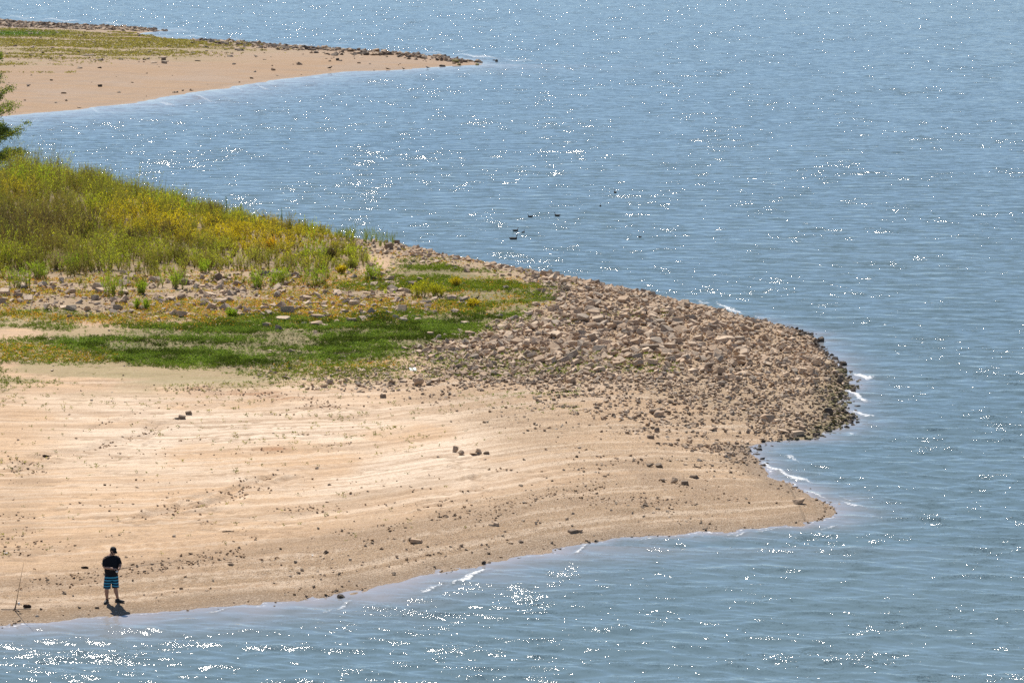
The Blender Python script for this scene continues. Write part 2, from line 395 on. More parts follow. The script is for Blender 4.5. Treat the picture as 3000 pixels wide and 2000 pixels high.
# ---------------------------------------------------------------- grounds
def mixc(c, k, t):
    k = np.clip(k, 0, 1)[:, None]; return c * (1 - k) + np.array(t) * k
def grid(x0, x1, nx, y0, y1, ny):
    X, Y = np.meshgrid(np.linspace(x0, x1, nx), np.linspace(y0, y1, ny))
    i = np.arange(nx * ny).reshape(ny, nx)
    F = np.stack([i[:-1, :-1].ravel(), i[:-1, 1:].ravel(), i[1:, 1:].ravel(), i[1:, :-1].ravel()], 1)
    return X.ravel(), Y.ravel(), F
def compact(V, F, keep, attrs):
    F = F[keep[F].all(1)]
    used = np.zeros(len(V), bool); used[F.ravel()] = True
    idx = np.cumsum(used) - 1
    return V[used], idx[F], [a[used] for a in attrs]
def near_ground():
    x, y, F = grid(-58, 22, 760, 80, 275, 980)
    z = near_h(x, y); sd = near_sd(x, y); sc0 = inland(x, y) + .5 * (fbm(x, y, 4, 3, 270) - .5)
    px, py, m = masks(x, y, z)
    c = np.tile(np.array([.64, .43, .255]), (len(x), 1))
    n = fbm(x, y, 4, 4, 200); n2 = fbm(x * .25, sc0, 1.0, 4, 210)
    c = mixc(c, m['pale'] * sstep(.3, .6, n) * .9, (.82, .67, .51))
    c = mixc(c, m['gravel'] * (.45 + .5 * sstep(.4, .6, n2)), (.43, .295, .17))
    c = mixc(c, sstep(.52, .7, n2) * .35, (.44, .31, .21))
    near_w = sstep(9, 2.5, sd) * (py > 1400)
    c = mixc(c, near_w * (.6 + .4 * sstep(.42, .58, fbm(x * .2, sc0, .7, 3, 220))), (.33, .22, .125))
    c = mixc(c, sstep(.54, .6, fbm(x * .09, sc0, .8, 4, 240)) * (py > 1050) * .5, (.42, .27, .155))
    c = mixc(c, sstep(.56, .62, fbm(x * .10, sc0 + 40, 1.2, 4, 250)) * (py > 1100) * .5, (.78, .62, .46))
    crack = np.abs(fbm(x * .22 + .3 * y, y, 1.1, 4, 15) - .5) < .018
    c = mixc(c, crack * (py > 1050) * sstep(.4, .6, n) * .55, (.27, .175, .10))
    bands = sstep(.1, .9, np.sin(sd * 1.25 + 4 * fbm(x, y, 9, 3, 260))) * sstep(14, 5, sd) * (py > 1350)
    c = mixc(c, bands * (.5 + .4 * sstep(.4, .6, n2)), (.33, .22, .13))
    c = mixc(c, sstep(1.9, .5, sd) * (py > 1300), (.25, .17, .10))
    c = mixc(c, np.maximum(m['clover'], m['crestgreen']) * .95, (.15, .15, .05))
    c = mixc(c, m['dry'] * .7, (.42, .25, .10))
    c = mixc(c, np.clip(m['rubble'] * .6 + m['rockband'] * .85 + m['crestrock'] * .8, 0, .9), (.33, .25, .155))  # stony ground tone, with the shade of gaps between stones painted in
    c = mixc(c, m['thin'] * (1 - m['clover']) * sstep(.40, .54, n) * .75, (.29, .25, .11))
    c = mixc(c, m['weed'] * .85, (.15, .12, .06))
    c = mixc(c, m['rust'] * sstep(.38, .6, n2) * .85, (.36, .17, .07))
    for pts, w, d, k in RUTW:
        l = linesd(x + (fbm(x, y, .7, 2, 60) - .5) * .8, y + (fbm(x, y, .9, 2, 63) - .5) * 1.8, pts)
        c = mixc(c, k * .8 * np.exp(-(l / w) ** 2) * sstep(.35, .6, fbm(x, y, .8, 3, 230)), (.30, .20, .125))
    c = mixc(c, m['algae'] * sstep(2.5, .3, sd) * .9, (.13, .12, .04))
    grit = np.clip(.12 + .8 * m['gravel'] + .5 * near_w + .5 * m['rubble'] + .5 * m['stones'], 0, 1)
    wet = sstep(.9, .1, sd)
    V, F, at = compact(np.stack([x, y, z], 1), F, sd > -9, [c, grit, wet, sc0])
    o = link('ground', mesh_arrays('ground', V, F, at[0], M_GROUND, True, {'grit': at[1], 'wet': at[2], 'inland': at[3]}))
    tag(o, 'pale sandy headland sloping into the lake', kind='structure')
near_ground()
def far_ground():
    x, y, F = grid(-215, 6, 560, 300, 660, 460)
    z = far_h(x, y); sd = far_sd(x, y); px, py = P(x, y, z)
    n = fbm(x, y, 10, 4, 300); n2 = fbm(x * .35, y, 2.5, 4, 310)
    c = np.tile(np.array([.37, .24, .14]), (len(x), 1))
    up = sstep(190, 130, py + px * .02)          # stony, greener upper ground
    c = mixc(c, sstep(.5, .66, n2) * .45, (.34, .24, .165))
    c = mixc(c, sstep(.55, .62, fbm(x * .12, y, 2.2, 4, 340)) * .6, (.30, .215, .15))
    mid = np.exp(-((py - (278 - px * .08)) / 26) ** 2)
    c = mixc(c, mid * sstep(.4, .6, n) * .5, (.36, .28, .22))
    c = mixc(c, sstep(215, 175, py + px * .03) * .55, (.37, .28, .20))
    gr = sstep(215, 165, py + px * .02) * sstep(78, 92, py) * sstep(1000, 500, px) * sstep(.36, .56, fbm(x * .4, y, 7, 4, 320))
    c = mixc(c, gr * .6, (.27, .23, .09))
    gr2 = np.exp(-((py - 100) / 9) ** 2) * sstep(330, 60, px) * sstep(.35, .5, n)
    c = mixc(c, gr2 * .9, (.10, .15, .03))
    c = mixc(c, sstep(90, 78, py) * (px < 520) * .8, (.27, .20, .15))
    c = mixc(c, sstep(3.5, .4, sd) * .6, (.30, .21, .14))
    V, F, at = compact(np.stack([x, y, z], 1), F, sd > -20, [c, np.clip(.3 + up * .5, 0, 1), sstep(1.5, .2, sd), sd * .45])
    o = link('ground', mesh_arrays('ground', V, F, at[0], M_GROUND, True, {'grit': at[1], 'wet': at[2], 'inland': at[3]}))
    tag(o, 'far sandy spit reaching into the lake', kind='structure')
far_ground()

# ---------------------------------------------------------------- water
# little breakers along the shores: centre px, length px, half thickness px, slope (dy/dx on the photo), strength
BREAK = [(1375,1690,120,7,-.42,1.0),(1262,1725,80,7,-.3,.8),(1310,1712,60,5,-.3,.5),(1702,1608,44,5,-.6,.9),(1005,1775,60,5,-.5,.7),(960,1790,40,4,-.3,.6),
 (640,1790,60,3,-.2,.7),(1900,1580,60,3,-.2,.7),(2160,1565,80,3,-.15,.7),(2050,1572,60,3,-.15,.5),(2250,1553,70,3,-.2,.7),(2430,1545,60,4,-.2,.6),
 (2530,1105,70,6,.12,1.0),(2510,1160,80,7,.45,1.0),(2530,1215,80,5,.2,.9),(2500,1268,60,4,.2,.6),(2320,1345,50,6,.5,.8),(2260,1370,60,6,.5,.9),
 (2330,1400,110,6,.28,1.0),(2290,1385,60,5,.5,.9),(2390,1450,80,4,.3,.7),(2500,1480,90,4,.3,.8),(2560,1515,60,3,.2,.6),(2480,1462,60,3,.3,.6),
 (2400,1040,50,5,.5,.7),(2440,1062,60,5,.5,.8),(2135,905,90,6,.4,.9),(2060,886,50,5,.3,.7),(2230,930,60,4,.3,.6),(2300,950,60,4,.3,.5),
 (490,305,60,5,.3,.9),(600,290,70,4,.3,.9),(770,257,50,4,.25,.9),(700,262,36,4,.3,.8),(800,250,40,3,.2,.7),(330,330,40,4,.3,.7),(280,325,36,4,.4,.8),(220,332,20,3,.2,.6),
 (930,228,26,3,.1,.8),(100,352,30,4,-.3,.7),(1100,212,40,3,.1,.7),(1180,211,30,2,.1,.5),(560,277,40,4,.3,.6),(640,272,40,4,.3,.6),(880,258,24,3,0,.6),
 (1400,166,160,4,.1,1.0),(1270,156,90,3,.08,.9),(1520,178,120,3,.06,.9),(1500,190,60,3,.1,.7),(1350,150,60,3,.0,.8),(1650,180,60,2,.0,.6),(1620,202,30,3,.1,.7),
 (180,60,160,3,.07,1.0),(330,70,80,3,.06,.9),(60,52,100,3,.06,.9),(450,75,60,3,.1,.8),(530,90,60,4,.1,.8),(560,107,100,3,.06,.9),(700,118,80,3,.06,.8),(880,133,80,3,.06,.9),(1000,130,60,3,.06,.8),
 (1500,88,60,2,.0,.6),(1570,103,110,2.4,.02,.7),(900,97,50,2.2,0,.65),(1000,104,50,2.2,0,.65),(2160,90,80,2,0,.6),(2590,168,90,2.2,.02,.65),
 (2660,28,80,2.2,.02,.65),(2720,45,60,2,0,.6),(2850,6,90,2,0,.65),(760,20,60,2,0,.6),(2900,150,80,2,0,.6),(1550,62,90,2,.02,.6)]
def water():
    pys = [2150.0]
    while pys[-1] > -30: pys.append(pys[-1] - 1.6)
    while pys[-1] > HZ + 3: pys.append(pys[-1] - min(8, (pys[-1] - HZ) * .08))
    pys = np.array(pys)
    cols = np.concatenate([np.linspace(-2400, -420, 40), np.linspace(-400, 3400, 1200), np.linspace(3420, 5400, 40)])
    PX, PY = np.meshgrid(cols, pys)
    ny, nx = PX.shape
    x, y = W(PX.ravel(), PY.ravel(), 0.0)
    dy = (HC * FPX / (PY.ravel() - HZ) ** 2) * 1.6
    sdn = np.full(x.shape, -99.0); sdf = np.full(x.shape, -99.0)
    px, py = PX.ravel(), PY.ravel()
    k = (y < 330) & (y > 70) & (x < 60)
    sdn[k] = near_sd(x[k], y[k])
    k = (y > 290) & (y < 720) & (x < 50)
    sdf[k] = far_sd(x[k], y[k])
    back_side = (y > 160 - 1.0 * x) & (x < 13)       # deeper, rockier side of the near headland
    shn = np.exp(np.minimum(sdn, 0) / np.where(back_side, .35, np.where(py > 1600, 1.8, .75)))
    shf = np.exp(np.minimum(sdf, 0) / np.where(py > 190 - 0 * px, 7.0, 2.5))
    shallow = np.clip(np.maximum(shn, shf) + (fbm(x, y, 2.0, 3, 400) - .5) * .35 * sstep(.05, .4, np.maximum(shn, shf)), 0, 1)
    calm = 1 - .9 * shallow
    # wind sea: a sum of long crested waves running towards the camera, drawn finer where the sheet is finer
    X = x.astype(np.float32); Y = y.astype(np.float32)
    z = np.zeros_like(X); hx = np.zeros_like(X); hy = np.zeros_like(X)
    r = np.random.default_rng(5)
    NW = 74
    for i in range(NW):
        lam = .30 * (10.0 ** (i / (NW - 1)))
        th = math.radians(-100 + r.normal() * 25)
        kx, ky = math.cos(th) * 2 * math.pi / lam, math.sin(th) * 2 * math.pi / lam
        slope = .024 * (1.0 if lam < 1.8 else (1.8 / lam) ** 1.0)
        a = slope * lam / (2 * math.pi)
        att = np.clip((lam / (3.0 * dy)) - .35, 0, 1).astype(np.float32) * a
        ph = X * kx + Y * ky + r.random() * 6.283
        sn = np.sin(ph); cs = np.cos(ph)
        z += att * cs
        hx -= att * math.cos(th) * .8 * sn; hy -= att * math.sin(th) * .8 * sn
    group = (.45 + 1.1 * fbm(x, y * .8, 7.0, 3, 420)).astype(np.float32)
    z *= group * calm; hx *= calm; hy *= calm
    crest_ = np.clip(z / .045, -1, 2)
    foam = np.zeros(x.shape)
    for bx, by, L, th, sl, s in BREAK:
        zone = (np.abs(px - bx) < L * 1.6) & (np.abs(py - by) < 60 + abs(sl) * L)
        if not zone.any(): continue
        u = (px[zone] - bx) / (L * .5); t = (py[zone] - by - sl * (px[zone] - bx) + np.minimum(th, 3) * .8 * np.sin((px[zone] - bx) * .09 + bx)) / (th * (1.25 - .6 * np.abs(u)).clip(.3, 2))
        t = t + .8 * (fbm(px[zone], py[zone], 9, 2, 460) - .5); tt = np.where(t > 0, t * 1.4, t * .75)
        g = (.85 if by > 400 else .62) * s * np.exp(-tt ** 2) * np.exp(-u ** 4)
        foam[zone] = np.maximum(foam[zone], g)
        z[zone] += (g * .05).astype(np.float32)
    lip = np.maximum(np.exp(-((sdn + .08) / .10) ** 2) * np.where(back_side, .5, .42), np.exp(-((sdf + .5) / .6) ** 2) * .35)
    lip = lip + (fbm(x, y, 1.5, 2, 440) - .5) * .5 * (lip > .1)
    foam = np.maximum(foam, lip)
    keep = (sdn < 1.6) & (sdf < 6)
    # the lake ends inside the land's skirt
    i = np.arange(nx * ny).reshape(ny, nx)
    F = np.stack([i[:-1, :-1].ravel(), i[:-1, 1:].ravel(), i[1:, 1:].ravel(), i[1:, :-1].ravel()], 1)
    V = np.stack([x + hx, y + hy, z * .9 + .0], 1)
    V, F, at = compact(V, F, keep, [shallow, foam, crest_])
    o = link('water', mesh_arrays('water', V, F, None, M_WATER, True, {'shallow': at[0], 'foam': at[1], 'crest': at[2]}))
    tag(o, 'wind-rippled blue lake glittering in the sun', kind='structure')
water()
# ---------------------------------------------------------------- rocks
def hull_rock(seed, npts=13, flat=.6, blocky=.5, rounded=False):
    r = np.random.default_rng(seed)
    bm = bmesh.new()
    for i in range(npts):
        v = r.normal(size=3); v /= np.linalg.norm(v)
        if rounded: p = v * (1 + r.normal() * .05)
        else:
            box = np.sign(v) * np.abs(v) ** (.55 if r.random() < blocky else .9)
            p = box * (.8 + r.random() * .35)
        bm.verts.new((p[0] * .5, p[1] * .5 * (.75 + .2 * r.random()), p[2] * .5 * flat))
    res = bmesh.ops.convex_hull(bm, input=bm.verts)
    junk = [g for g in res['geom_interior'] if isinstance(g, bmesh.types.BMVert)]
    junk += [g for g in res['geom_unused'] if isinstance(g, bmesh.types.BMVert)]
    bmesh.ops.delete(bm, geom=list(set(junk)), context='VERTS')
    bmesh.ops.bevel(bm, geom=list(bm.edges), offset=.028, segments=1, affect='EDGES', clamp_overlap=True)
    bmesh.ops.triangulate(bm, faces=bm.faces)
    bmesh.ops.recalc_face_normals(bm, faces=bm.faces)
    zs = [v.co.z for v in bm.verts]; xs = [v.co.x for v in bm.verts]
    w = max(xs) - min(xs)
    bm.verts.index_update()
    V = np.array([v.co[:] for v in bm.verts]) / w; F = np.array([[v.index for v in f.verts] for f in bm.faces])
    V[:, 2] -= V[:, 2].min(); bm.free()
    V[:, 2] /= V[:, 2].max()              # unit width, unit height; scaled per rock
    return V, F
PRO = [hull_rock(100 + i, 9 + i % 5, .6, [.9, .5, .7][i % 3]) for i in range(16)]
PRO_R = [hull_rock(300 + i, 26, .7, rounded=True) for i in range(4)]
def simple_rock(seed):
    r = np.random.default_rng(seed); bm = bmesh.new()
    for i in range(8):
        v = r.normal(size=3); v /= np.linalg.norm(v); v = np.sign(v) * np.abs(v) ** .7
        bm.verts.new(tuple(v * .5))
    bmesh.ops.convex_hull(bm, input=bm.verts)
    bmesh.ops.triangulate(bm, faces=bm.faces); bm.verts.index_update()
    V = np.array([v.co[:] for v in bm.verts]); F = np.array([[v.index for v in f.verts] for f in bm.faces]); bm.free()
    V[:, :2] /= (V[:, 0].max() - V[:, 0].min()); V[:, 2] -= V[:, 2].min(); V[:, 2] /= V[:, 2].max()
    return V, F
PRO_S = [simple_rock(500 + i) for i in range(10)]
PALE = np.array([.64, .485, .34]); TAN = np.array([.52, .37, .245]); GREYR = np.array([.41, .33, .25]); DARKR = np.array([.12, .095, .075]); MOSS = np.array([.13, .125, .035])
def rockcol(n, r=None):
    r = r or rng
    t = r.random((n, 1)); c = np.where(t < .45, PALE, np.where(t < .85, TAN, GREYR))
    return c * (.8 + .4 * r.random((n, 1)))
def merge(protos, pos, size, hgt, rot, col, tilt=.25, sink=.22, seed=1, kind=None):
    """replicate prototype solids into one vertex soup"""
    r = np.random.default_rng(seed); Vs, Fs, Cs = [], [], []; off = 0
    kinds = r.integers(0, len(protos), len(pos)) if kind is None else kind
    for k, (V, F) in enumerate(protos):
        s = np.where(kinds == k)[0]
        if not len(s): continue
        n = len(s); v = np.repeat(V[None], n, 0).copy()
        v[:, :, 0] *= size[s][:, None]; v[:, :, 1] *= size[s][:, None] * (.75 + .5 * r.random((n, 1))); v[:, :, 2] = (v[:, :, 2] - sink) * hgt[s][:, None]
        a = r.normal(0, tilt, n); ca, sa = np.cos(a)[:, None], np.sin(a)[:, None]
        y = v[:, :, 1] * ca - v[:, :, 2] * sa; z = v[:, :, 1] * sa + v[:, :, 2] * ca; v[:, :, 1] = y; v[:, :, 2] = z
        a = r.normal(0, tilt, n); ca, sa = np.cos(a)[:, None], np.sin(a)[:, None]
        x = v[:, :, 0] * ca - v[:, :, 2] * sa; z = v[:, :, 0] * sa + v[:, :, 2] * ca; v[:, :, 0] = x; v[:, :, 2] = z
        ca, sa = np.cos(rot[s])[:, None], np.sin(rot[s])[:, None]
        x = v[:, :, 0] * ca - v[:, :, 1] * sa; y = v[:, :, 0] * sa + v[:, :, 1] * ca; v[:, :, 0] = x; v[:, :, 1] = y
        v += pos[s][:, None]
        Vs.append(v.reshape(-1, 3)); Fs.append((F[None] + (np.arange(n) * len(V))[:, None, None] + off).reshape(-1, 3)); off += n * len(V)
        Cs.append(np.repeat(col[s], len(V), 0))
    return np.concatenate(Vs), np.concatenate(Fs), np.concatenate(Cs)

# single stones one can point at: px, py of the base, width px, height/width, colour, prototype, label
HERO = [
 (841,921,38,.55,'G','b','square-cut grey boulder with a flat top, largest beside the green clover'),
 (811,873,27,.7,'G','r','rounded grey boulder just behind the flat-topped block'),
 (815,972,24,.75,'D','a','dark knobbly rock alone in the clover below the flat-topped block'),
 (922,960,38,.42,'T','a','long low tan rock lying in the clover, right of the flat-topped block'),
 (827,944,46,.3,'P','a','pale slab lying right under the flat-topped block'),
 (1257,986,24,.55,'T','a','small leaning tan rock at the right end of the deep green clover'),
 (1033,898,36,.5,'P','a','pointed pale rock on orange dry growth above the clover'),
 (1141,732,24,.75,'D','b','dark upright block on the grassy crest by the tall green stalks'),
 (1162,714,18,.7,'D','b','small dark block highest on the crest, behind the dark upright block'),
 (1212,840,36,.45,'D','a','dark leaning slab at the edge of the yellow weeds on the crest'),
 (1357,888,28,.55,'G','a','grey rock in the middle of the grass between the two rock bands'),
 (1481,849,20,.6,'G','a','dark grey stone surrounded by the bright crest grass'),
 (1180,946,32,.45,'G','r','smooth grey boulder in the middle of the clover'),
 (1227,946,28,.4,'P','a','pale flat stone touching the smooth grey boulder in the clover'),
 (1227,1131,34,.75,'T','r','tall rounded tan boulder topping the little heap on the sand'),
 (1257,1129,20,.55,'G','a','grey stone leaning on the tall rounded boulder of the sand heap'),
 (1272,1122,26,.4,'P','a','flat pale stone on the right of the sand heap boulder'),
 (965,1128,20,.75,'T','a','upright stone in the small left heap on the sand'),
 (950,1136,26,.4,'P','a','pale flat stone at the foot of the small left heap'),
 (1012,1131,14,.6,'G','a','lone grey stone right of the small left heap'),
 (1049,1132,24,.42,'G','r','smooth grey stone between the two heaps on the sand'),
 (1068,1138,16,.5,'P','a','pale chip beside the smooth stone between the two heaps'),
 (1123,1167,18,.6,'D','b','brown brick-shaped stone on the sand below the heaps'),
 (1539,1022,32,.75,'T','r','rounded tan boulder like a ball in the rubble'),
 (1577,992,26,.8,'G','r','rough round grey boulder near the grass patch in the rubble'),
 (1546,1044,28,.6,'D','r','brown rounded boulder in front of the ball-like one'),
 (1596,812,28,.6,'T','b','layered tan block on the crest where the rubble begins'),
 (1372,763,18,.75,'T','a','pointed brown stone standing on the crest skyline'),
 (1719,1026,30,.85,'T','r','upright egg-shaped boulder below the grass patch in the rubble'),
 (1738,1000,20,1.1,'G','b','tall narrow grey stone beside the egg-shaped boulder'),
 (1959,1044,42,.5,'P','a','large pale wedge-shaped rock in the middle of the rubble'),
 (1906,1030,58,.3,'D','b','long dark plank-like slab left of the pale wedge-shaped rock'),
 (1700,1002,40,.5,'P','a','big pale slanting slab left of the tall narrow stone'),
 (1810,965,32,.7,'G','b','grey cube on the upper slope of the rubble'),
 (1706,945,40,.55,'G','a','broad grey rock above the grass patch in the rubble'),
 (2091,971,22,.85,'D','b','dark upright block high on the rubble near the far edge'),
 (1753,838,26,.65,'D','a','jagged dark rock breaking the crest skyline'),
 (1866,862,20,.8,'T','a','sharp pointed stone on the far skyline of the rubble'),
 (2374,1100,50,.5,'T','a','big leaning brown slab near the right tip'),
 (2390,1073,34,.5,'P','a','pale jagged rock above the leaning slab at the right tip'),
 (2083,1081,32,.55,'D','b','dark squared block low in the rubble'),
 (2165,1060,44,.42,'T','a','broad tan rock in the lower rubble'),
 (1961,1136,24,.75,'T','r','round stone at the lower edge of the rubble'),
 (2112,1131,26,.55,'G','r','grey rounded stone right of the round one at the rubble edge'),
 (1930,1222,42,.4,'T','r','low smooth boulder on the gravel, front one of a pair'),
 (1911,1214,24,.6,'D','r','dark smooth boulder tucked behind its paler pair on the gravel'),
 (2244,1236,54,.38,'T','a','largest flat-topped boulder on the gravel by the point'),
 (1925,1265,21,.55,'D','r','dark round stone below the pair of smooth boulders'),
 (1906,1285,20,.45,'D','b','dark flat stone lower down below the pair of smooth boulders'),
 (2349,1262,20,.75,'T','b','square tan stone right of the largest flat-topped boulder'),
 (2338,1278,36,.4,'P','b','pale slab at the mouth of the small inlet'),
 (2297,1271,40,.25,'P','a','flat pale plate left of the slab at the inlet'),
 (2200,939,12,.7,'K','r','small black wet stone on the far waterline'),
 (2350,986,26,.4,'K','a','black wet slab on the far waterline at the tip'),
 (2372,982,18,.35,'K','r','black stone just offshore of the wet slab at the tip'),
 (2501,1154,20,.7,'K','r','black round rock standing in the surf off the tip'),
 (2497,1228,24,.4,'K','a','black flat rock awash off the lower end of the tip'),
 (2512,1198,22,.3,'K','a','low black rock awash between the two bigger ones off the tip'),
 (2430,1268,18,.5,'M','r','mossy stone at the lower corner of the tip'),
 (2428,1216,30,.7,'K','r','dark mossy boulder among the algae at the tip'),
 (2225,1322,18,.45,'K','a','black stone in the shallows of the small inlet'),
 (2262,1312,12,.4,'K','a','tiny black stone in the shallows further out in the inlet'),
 (1932,1371,34,.34,'D','r','long dark rounded stone on the brown gravel'),
 (1904,1368,22,.4,'D','a','layered dark stone left of the long rounded one on the gravel'),
 (1974,1416,22,.75,'T','a','upright stone in the group of four on the lower gravel'),
 (2007,1421,22,.55,'D','b','boxy stone in the group of four on the lower gravel'),
 (1942,1411,17,.5,'D','r','leftmost stone of the group of four on the lower gravel'),
 (2035,1402,30,.32,'D','a','flat dark stone, furthest right of the group of four'),
 (1892,1484,20,.4,'D','a','flat dark stone alone on the lower gravel'),
 (2345,1478,38,.42,'T','a','tan wedge of rock alone near the lower point'),
 (1351,1333,24,.6,'T','r','smooth tan boulder, middle of the little row on the pale sand'),
 (1334,1326,18,1.0,'T','a','upright stone, left end of the little row on the pale sand'),
 (1402,1331,24,.65,'T','a','humped stone on the right of the little row on the pale sand'),
 (1387,1334,30,.2,'T','a','flat stone lying in front of the humped one in the row'),
 (1425,1333,18,.45,'D','a','smallest stone, right end of the little row on the pale sand'),
 (1219,1593,36,.3,'T','b','flat oblong stone on the lower beach with a dark front'),
 (1678,1561,28,.3,'D','b','left half of the split flat stone on the lower beach'),
 (1696,1561,22,.36,'T','b','right half of the split flat stone on the lower beach'),
 (1453,1540,16,.6,'P','b','small pale block on the lower beach'),
 (1440,1541,20,.25,'D','a','flat dark chip beside the small pale block'),
 (1000,1757,32,.42,'K','a','black wet rock sitting in the shallow water'),
 (1418,1653,14,.7,'K','r','black round stone at the waterline of the lower beach'),
 (1748,1591,16,.5,'K','a','black stone at the waterline, right of the split flat stone'),
 (1523,1590,17,.5,'D','a','dark stone low on the beach between the split stone and the round black one'),
 (1091,1332,0,0,'','',''),
 (531,1229,22,.5,'D','b','brown brick-shaped stone in front of its twin on the pale sand'),
 (553,1216,19,.5,'D','b','brown block behind its twin on the pale sand'),
 (517,1229,14,.4,'D','a','small flat stone touching the brown brick-shaped one'),
 (633,825,28,.9,'D','a','dark upright slab among the yellow weeds and rocks'),
 (366,840,42,.45,'P','a','pale leaning slab at the foot of the tall weeds'),
 (286,847,38,.5,'P','a','broad pale rock left of the leaning slab by the weeds'),
 (124,842,30,.55,'G','r','grey rounded boulder at the left end of the rock band'),
 (184,830,24,.7,'G','a','dark grey stone behind the rounded boulder in the rock band'),
 (206,864,34,.55,'T','a','brown boulder in the middle of the left rock band'),
 (279,882,26,.6,'D','a','dark pointed stone at the lower edge of the left rock band'),
 (208,912,38,.45,'G','a','grey boulder sitting on the orange dry growth'),
 (451,827,42,.4,'P','a','long pale rock half hidden by the tall weeds'),
 (538,835,38,.5,'D','r','dark boulder behind a green bush at the weeds'),
 (669,886,38,.45,'T','r','smooth tan boulder in the rock band above the clover'),
 (645,890,44,.3,'P','a','pale flat slab in front of the smooth tan boulder'),
]
COLS = {'G': GREYR, 'T': TAN * 1.02, 'P': PALE, 'D': np.array([.24, .18, .13]), 'K': np.array([.045, .04, .035]), 'M': MOSS, 'Y': np.array([.22, .20, .05])}
def one_rock(px, py, w, hw, c, kind, label, gfun=G, group='boulders', name='boulder', seed=0, rot=None, water=False, tilt=.12):
    r = np.random.default_rng(seed + int(px * 7 + py))
    x, y, z = gfun(px, py)
    sc_ = w * math.hypot(y, HC - z) / math.hypot(FPX, 0)
    P_ = PRO_R if kind == 'r' else PRO
    V, F = P_[r.integers(len(P_))]
    if kind == 'b':
        V, F = BLOCK[r.integers(len(BLOCK))]
    V = V.copy(); V[:, 0] *= sc_; V[:, 1] *= sc_ * (.8 if kind != 'b' else .7); V[:, 2] = V[:, 2] * sc_ * hw * 1.12 - .1 * sc_ * hw
    col = np.clip(COLS[c] * (.9 + .2 * r.random()), 0, 1)
    cc = np.tile(col, (len(V), 1))
    me = mesh_arrays(name, V, F, cc, M_ROCK)
    o = link(name, me); o.location = (x, y + .3 * sc_, max(z, -.04))
    o.rotation_euler = (r.normal() * tilt * .5, r.normal() * tilt, (r.normal() * .35 if kind != 'r' else r.random() * 6) if rot is None else rot)
    tag(o, label, 'rock', group); return o
def block_rock(seed):
    r = np.random.default_rng(seed); bm = bmesh.new()
    for sx in (-1, 1):
        for sy in (-1, 1):
            for sz in (-1, 1):
                bm.verts.new(np.array([sx, sy, sz]) * .5 * (1 + r.normal(0, .10, 3)))
    for i in range(3): bm.verts.new(r.uniform(-.62, .62, 3))
    res = bmesh.ops.convex_hull(bm, input=bm.verts)
    bmesh.ops.delete(bm, geom=[g for g in set(res['geom_interior'] + res['geom_unused']) if isinstance(g, bmesh.types.BMVert)], context='VERTS')
    bmesh.ops.bevel(bm, geom=list(bm.edges), offset=.035, segments=1, affect='EDGES', clamp_overlap=True)
    bmesh.ops.triangulate(bm, faces=bm.faces); bm.verts.index_update()
    V = np.array([v.co[:] for v in bm.verts]); F = np.array([[v.index for v in f.verts] for f in bm.faces]); bm.free()
    V[:, :2] /= (V[:, 0].max() - V[:, 0].min()); V[:, 2] -= V[:, 2].min(); V[:, 2] /= V[:, 2].max(); return V, F
BLOCK = [block_rock(700 + i) for i in range(5)]
nh = 0; hero_xy = []
for h in HERO:
    if not h[2]: continue
    o = one_rock(*h); hero_xy.append(o.location[:2]); nh += 1

